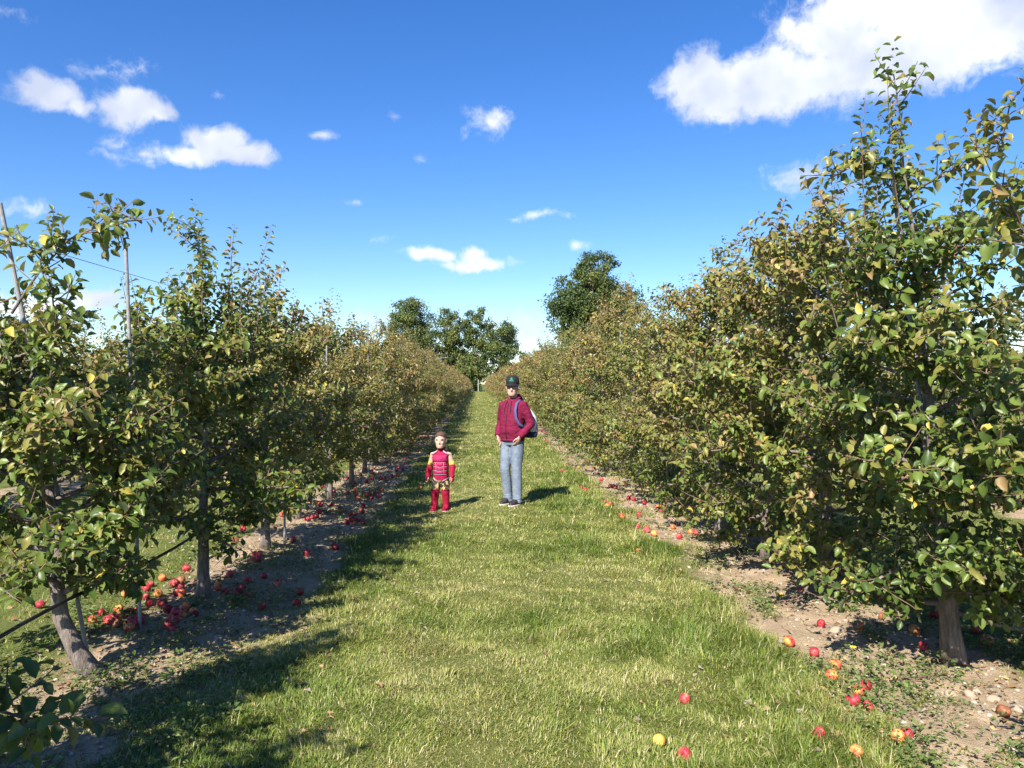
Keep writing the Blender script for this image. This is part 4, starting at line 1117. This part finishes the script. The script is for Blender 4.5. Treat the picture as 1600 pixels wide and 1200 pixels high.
# the bag on his back
for ch in man.children:
    if ch.name.split('.')[0] in ('eye', 'mouth', 'hair', 'cap'): ch.rotation_euler.z = TURN
# the bag is a thing of its own
bag = add('drawstring_bag', None, loc=man.location, rot=man.rotation_euler); tag(bag, 'white and navy bag with blue strap worn on the back of the man', 'bag')
add('sack', remesh('sack', [loft([(.99, .15, .17, .09, .04), (1.02, .15, .175, .125, .065), (1.10, .15, .18, .135, .075), (1.22, .13, .18, .125, .07), (1.31, .11, .17, .08, .05), (1.34, .11, .16, .05, .03)], 20, 2.6)], .008, WHITE, 3), bag)
add('bottom_panel', remesh('bottom_panel', [loft([(.925, .16, .165, .06, .03), (.94, .16, .17, .115, .06), (.985, .155, .175, .133, .072), (1.01, .15, .176, .130, .068)], 20, 2.6)], .008, NAVY, 3), bag)
add('strap', tri_mesh('strap', *tube([(.11, .14, 1.33), (.112, .09, 1.42), (.115, .01, 1.452), (.118, -.075, 1.41), (.130, -.128, 1.31), (.150, -.140, 1.21), (.185, -.118, 1.13), (.212, -.05, 1.08), (.215, .05, 1.06), (.20, .14, 1.04)], .02, k=8, flat=(1.0, .35)), STRAP, smooth=True), bag)
add('side_cord', tri_mesh('side_cord', *tube([(.265, .12, 1.22), (.29, .16, 1.12), (.295, .18, 1.02), (.27, .19, .96)], .009, k=6), NAVY, smooth=True), bag)

# --- the child in a red and yellow play costume
cx, cy = on_ground(689, 796)
RED = cloth('costume_red', (.28, .008, .045), (.40, .016, .075), wr=.8, wd=.02, rough=.85); DRED = cloth('costume_boot_red', (.25, .006, .025), (.36, .012, .045), wr=.8, rough=.8)
PINK = cloth('costume_panel', (.30, .014, .075), (.44, .030, .12), wr=.5, rough=.75); SILV = simple('costume_piping', (.38, .24, .33), (.50, .34, .44), 30, .5)
GOLD = cloth('costume_sleeve', (.40, .26, .18), (.52, .38, .27)); YELW = cloth('costume_yellow', (.42, .34, .06), (.52, .43, .09))
m = NT('costume_trousers'); st = m.n('ShaderNodeMapping'); st.inputs['Scale'].default_value = (1, 1, .8); st.inputs['Rotation'].default_value = (0, .8, 0); m.l(m.obj(), st.inputs['Vector'])
m.base(m.ramp(m.noise(24, 2, .5, st.outputs[0]), [(.50, (.030, .025, .02)), (.54, (.20, .14, .05)), (.59, (.50, .38, .16))])); m.rough(.8); TROU = m.m
C2 = (0, -.012, .838); hs = .94
sh = [np.array((q * .108, .01, .755)) for q in (-1, 1)]; el = [np.array((-.152, .025, .60)), np.array((.158, .0, .605))]; wr = [np.array((-.176, .0, .478)), np.array((.160, -.05, .488))]
HIP = [np.array((-.055, 0, .45)), np.array((.055, 0, .45))]; KN = [np.array((-.068, -.035, .27)), np.array((.060, .0, .27))]; AN = [np.array((-.082, -.03, .055)), np.array((.066, .025, .055))]
kb = head_parts(C2, hs)
kb += [tube([(0, .015, .77), (0, .01, .84), (0, 0, .90)], [.042, .036, .038], k=12), loft([(.42, 0, 0, .085, .06), (.55, 0, 0, .085, .062), (.70, 0, 0, .10, .065), (.78, 0, .005, .085, .05), (.80, 0, .01, .04, .035)])]
for q in range(2):
    hd_ = norm(np.array(((-.05, .05)[q], -.12, -1)))
    kb += [tube([sh[q], el[q], wr[q]], [.034, .027, .019], k=10)] + hand_parts(wr[q], hd_, ((1, -1)[q] * .45, -.85, 0), .66)
    kb += [tube([HIP[q], KN[q], AN[q], AN[q] - np.array((0, 0, .02))], [.055, .037, .028, .028], k=10), tube([AN[q] + np.array((0, .02, -.02)), AN[q] + np.array((0, -.08, -.03))], [.024, .02], k=8)]
kid = add('person', remesh('body', kb, .0055, SKIN, 2), loc=(cx, cy, hz(cx, cy) - .012), rot=(0, 0, R(-10)))
tag(kid, 'small child standing in a red and yellow padded play costume with red boots', 'person')
face_bits(kid, C2, hs, True)
hc = np.array(C2)
add('hair', remesh('hair', [loft([(hc[2] + z * hs, 0, hc[1] + yy * hs, rx * hs, ry * hs) for z, yy, rx, ry in [(.085, .055, .058, .052), (.12, .042, .079, .070), (.15, .026, .081, .088), (.18, .012, .079, .096), (.205, .010, .069, .086), (.226, .010, .050, .062), (.240, .010, .022, .028)]], 20),
                            tube(np.array([(-.062, -.060, .172), (-.03, -.084, .186), (.02, -.086, .194), (.062, -.060, .176)]) * hs + hc, np.array([.012, .012, .013, .012]) * hs, k=8)], .006, HAIR, 2), kid)
tun = [loft([(.395, 0, -.002, .045, .055), (.42, 0, 0, .092, .074), (.46, 0, 0, .105, .082), (.53, 0, -.002, .104, .084), (.60, 0, -.004, .106, .086), (.68, 0, -.004, .114, .088), (.73, 0, 0, .118, .082), (.77, 0, .006, .096, .068), (.80, 0, .008, .060, .05), (.835, 0, .006, .048, .046)], 24, 2.4)]
tunic = add('costume_top', remesh('costume_top', tun, .006, RED, 3), kid)
ell_y = lambda x_, z_, rx, ry: -ry * math.sqrt(max(.05, 1 - abs(x_ / rx) ** 2.4))
def panel(name, xs_, z0, z1, rx, ry, mt, parent, thick=.010, bulge=.006):
    """padded plate lying on the front of the costume"""
    g = np.linspace(xs_[0], xs_[1], 9); h = np.linspace(z0, z1, 5); Vv, Ff = [], []
    for j, z_ in enumerate(h):
        for i, x_ in enumerate(g):
            e_ = min(i, 8 - i, 2 * j, 2 * (4 - j)); Vv.append((x_, ell_y(x_, z_, rx, ry) - (.002 if e_ == 0 else thick + bulge * min(1, e_ / 3)), z_))
    n0 = len(Vv)
    Vv += [(a, b + .014 + thick * 0, c) for a, b, c in Vv[:n0]]
    for j in range(4):
        for i in range(8):
            a = j * 9 + i; Ff += [(a, a + 1, a + 10), (a, a + 10, a + 9), (n0 + a, n0 + a + 10, n0 + a + 1), (n0 + a, n0 + a + 9, n0 + a + 10)]
    ring = list(range(9)) + [9 * j + 8 for j in range(1, 5)] + [36 + i for i in range(7, -1, -1)] + [9 * j for j in range(3, 0, -1)]
    for a, b in zip(ring, ring[1:] + ring[:1]): Ff += [(a, n0 + a, n0 + b), (a, n0 + b, b)]
    return add(name, tri_mesh(name, Vv, Ff, mt, smooth=True), parent)
panel('chest_panel', (-.100, .100), .660, .755, .130, .085, PINK, tunic)
for z0 in (.500, .548, .604):
    panel('belly_panel', (-.046, .046), z0, z0 + .040, .108, .085, PINK, tunic)
    for q in (-1, 1): panel('side_panel', tuple(sorted((q * .056, q * .094))), z0, z0 + .040, .108, .085, DRED if z0 < .55 else PINK, tunic)
for z0 in (.494, .542, .594, .650):
    add('piping', tri_mesh('piping', *tube([(x_, ell_y(x_, z0, .110, .086) - .006, z0 + .006 * abs(x_) / .1) for x_ in np.linspace(-.095, .095, 11)], .003, k=6), SILV, smooth=True), tunic)
for q in (-1, 1):
    add('piping', tri_mesh('piping', *tube([(q * x_, ell_y(x_, 0, .110, .086) - .006, z_) for x_, z_ in ((.050, .50), (.052, .55), (.050, .60), (.055, .65))], .0026, k=6), SILV, smooth=True), tunic)
    add('shoulder_trim', tri_mesh('shoulder_trim', *tube([(q * .04, -.045, .808), (q * .068, -.055, .788), (q * .100, -.045, .768), (q * .125, -.015, .750)], [.008, .012, .013, .008], k=8), SILV, smooth=True), tunic)
    add('hem_trim', tri_mesh('hem_trim', *tube([(q * .10, -.03, .44), (q * .07, -.066, .425), (q * .03, -.076, .405)], .006, k=6), SILV, smooth=True), tunic)
add('collar', tri_mesh('collar', *tube([(.05 * math.cos(a), .008 + .048 * math.sin(a), .845) for a in np.linspace(0, 2 * math.pi, 21)], .011, k=8), RED, smooth=True), tunic)
for q in range(2):
    s_ = (-1, 1)[q]; mid_ = sh[q] * .35 + el[q] * .65
    sv = add('sleeve', remesh('sleeve', [tube([sh[q] + np.array((-s_ * .03, 0, .005)), sh[q], sh[q] * .5 + el[q] * .5, el[q]], [.036, .042, .038, .034], k=14)], .006, GOLD, 2), kid)
    add('arm_band', tri_mesh('arm_band', *tube([sh[q] * .42 + el[q] * .58, mid_ * .4 + el[q] * .6, el[q] * .95 + sh[q] * .05], [.0395, .0395, .0375], k=14), YELW, smooth=True), sv)
    add('gauntlet', remesh('gauntlet', [tube([el[q] + np.array((0, 0, .012)), el[q] * .7 + wr[q] * .3, el[q] * .3 + wr[q] * .7, wr[q] + np.array((0, -.004, -.03))], [.043, .041, .037, .034], k=14)], .006, DRED, 2), kid)
    add('glove_back', remesh('glove_back', [ellipsoid(wr[q] + np.array((s_ * .010, .006, -.055)), (.022, .030, .042), 12)], .006, DRED, 1), kid)
    bt = [tube([KN[q] + np.array((0, 0, .02)), KN[q], KN[q] * .5 + AN[q] * .5 + np.array((0, .006, 0)), AN[q] + np.array((0, 0, .02)), AN[q] - np.array((0, 0, .03))], [.054, .056, .050, .044, .044], k=16),
          loft([(.008, AN[q][0], AN[q][1] - .045, .040, .100), (.035, AN[q][0], AN[q][1] - .042, .042, .098), (.06, AN[q][0], AN[q][1] - .02, .040, .07), (.08, AN[q][0], AN[q][1] - .005, .035, .045)], 18, 2.4)]
    bo = add('boot', remesh('boot', bt, .006, DRED, 2), kid)
    add('sole', tri_mesh('sole', *loft([(-.004, AN[q][0], AN[q][1] - .045, .041, .103), (.010, AN[q][0], AN[q][1] - .045, .044, .106), (.018, AN[q][0], AN[q][1] - .045, .042, .103)], 18, 2.4), SILV, smooth=True), bo)
    add('boot_cuff', tri_mesh('boot_cuff', *tube([KN[q] + np.array((0, 0, .012)), KN[q] + np.array((0, 0, .03))], [.0585, .0585], k=16), RED, smooth=True), bo)
add('trousers', remesh('trousers', [loft([(.40, 0, 0, .09, .068), (.45, 0, 0, .098, .074), (.48, 0, 0, .095, .07)], 20)] +
    [tube([HIP[q], HIP[q] * .5 + KN[q] * .5, KN[q] + np.array((0, 0, .01))], [.058, .062, .058], k=14) for q in range(2)], .006, TROU, 2), kid)
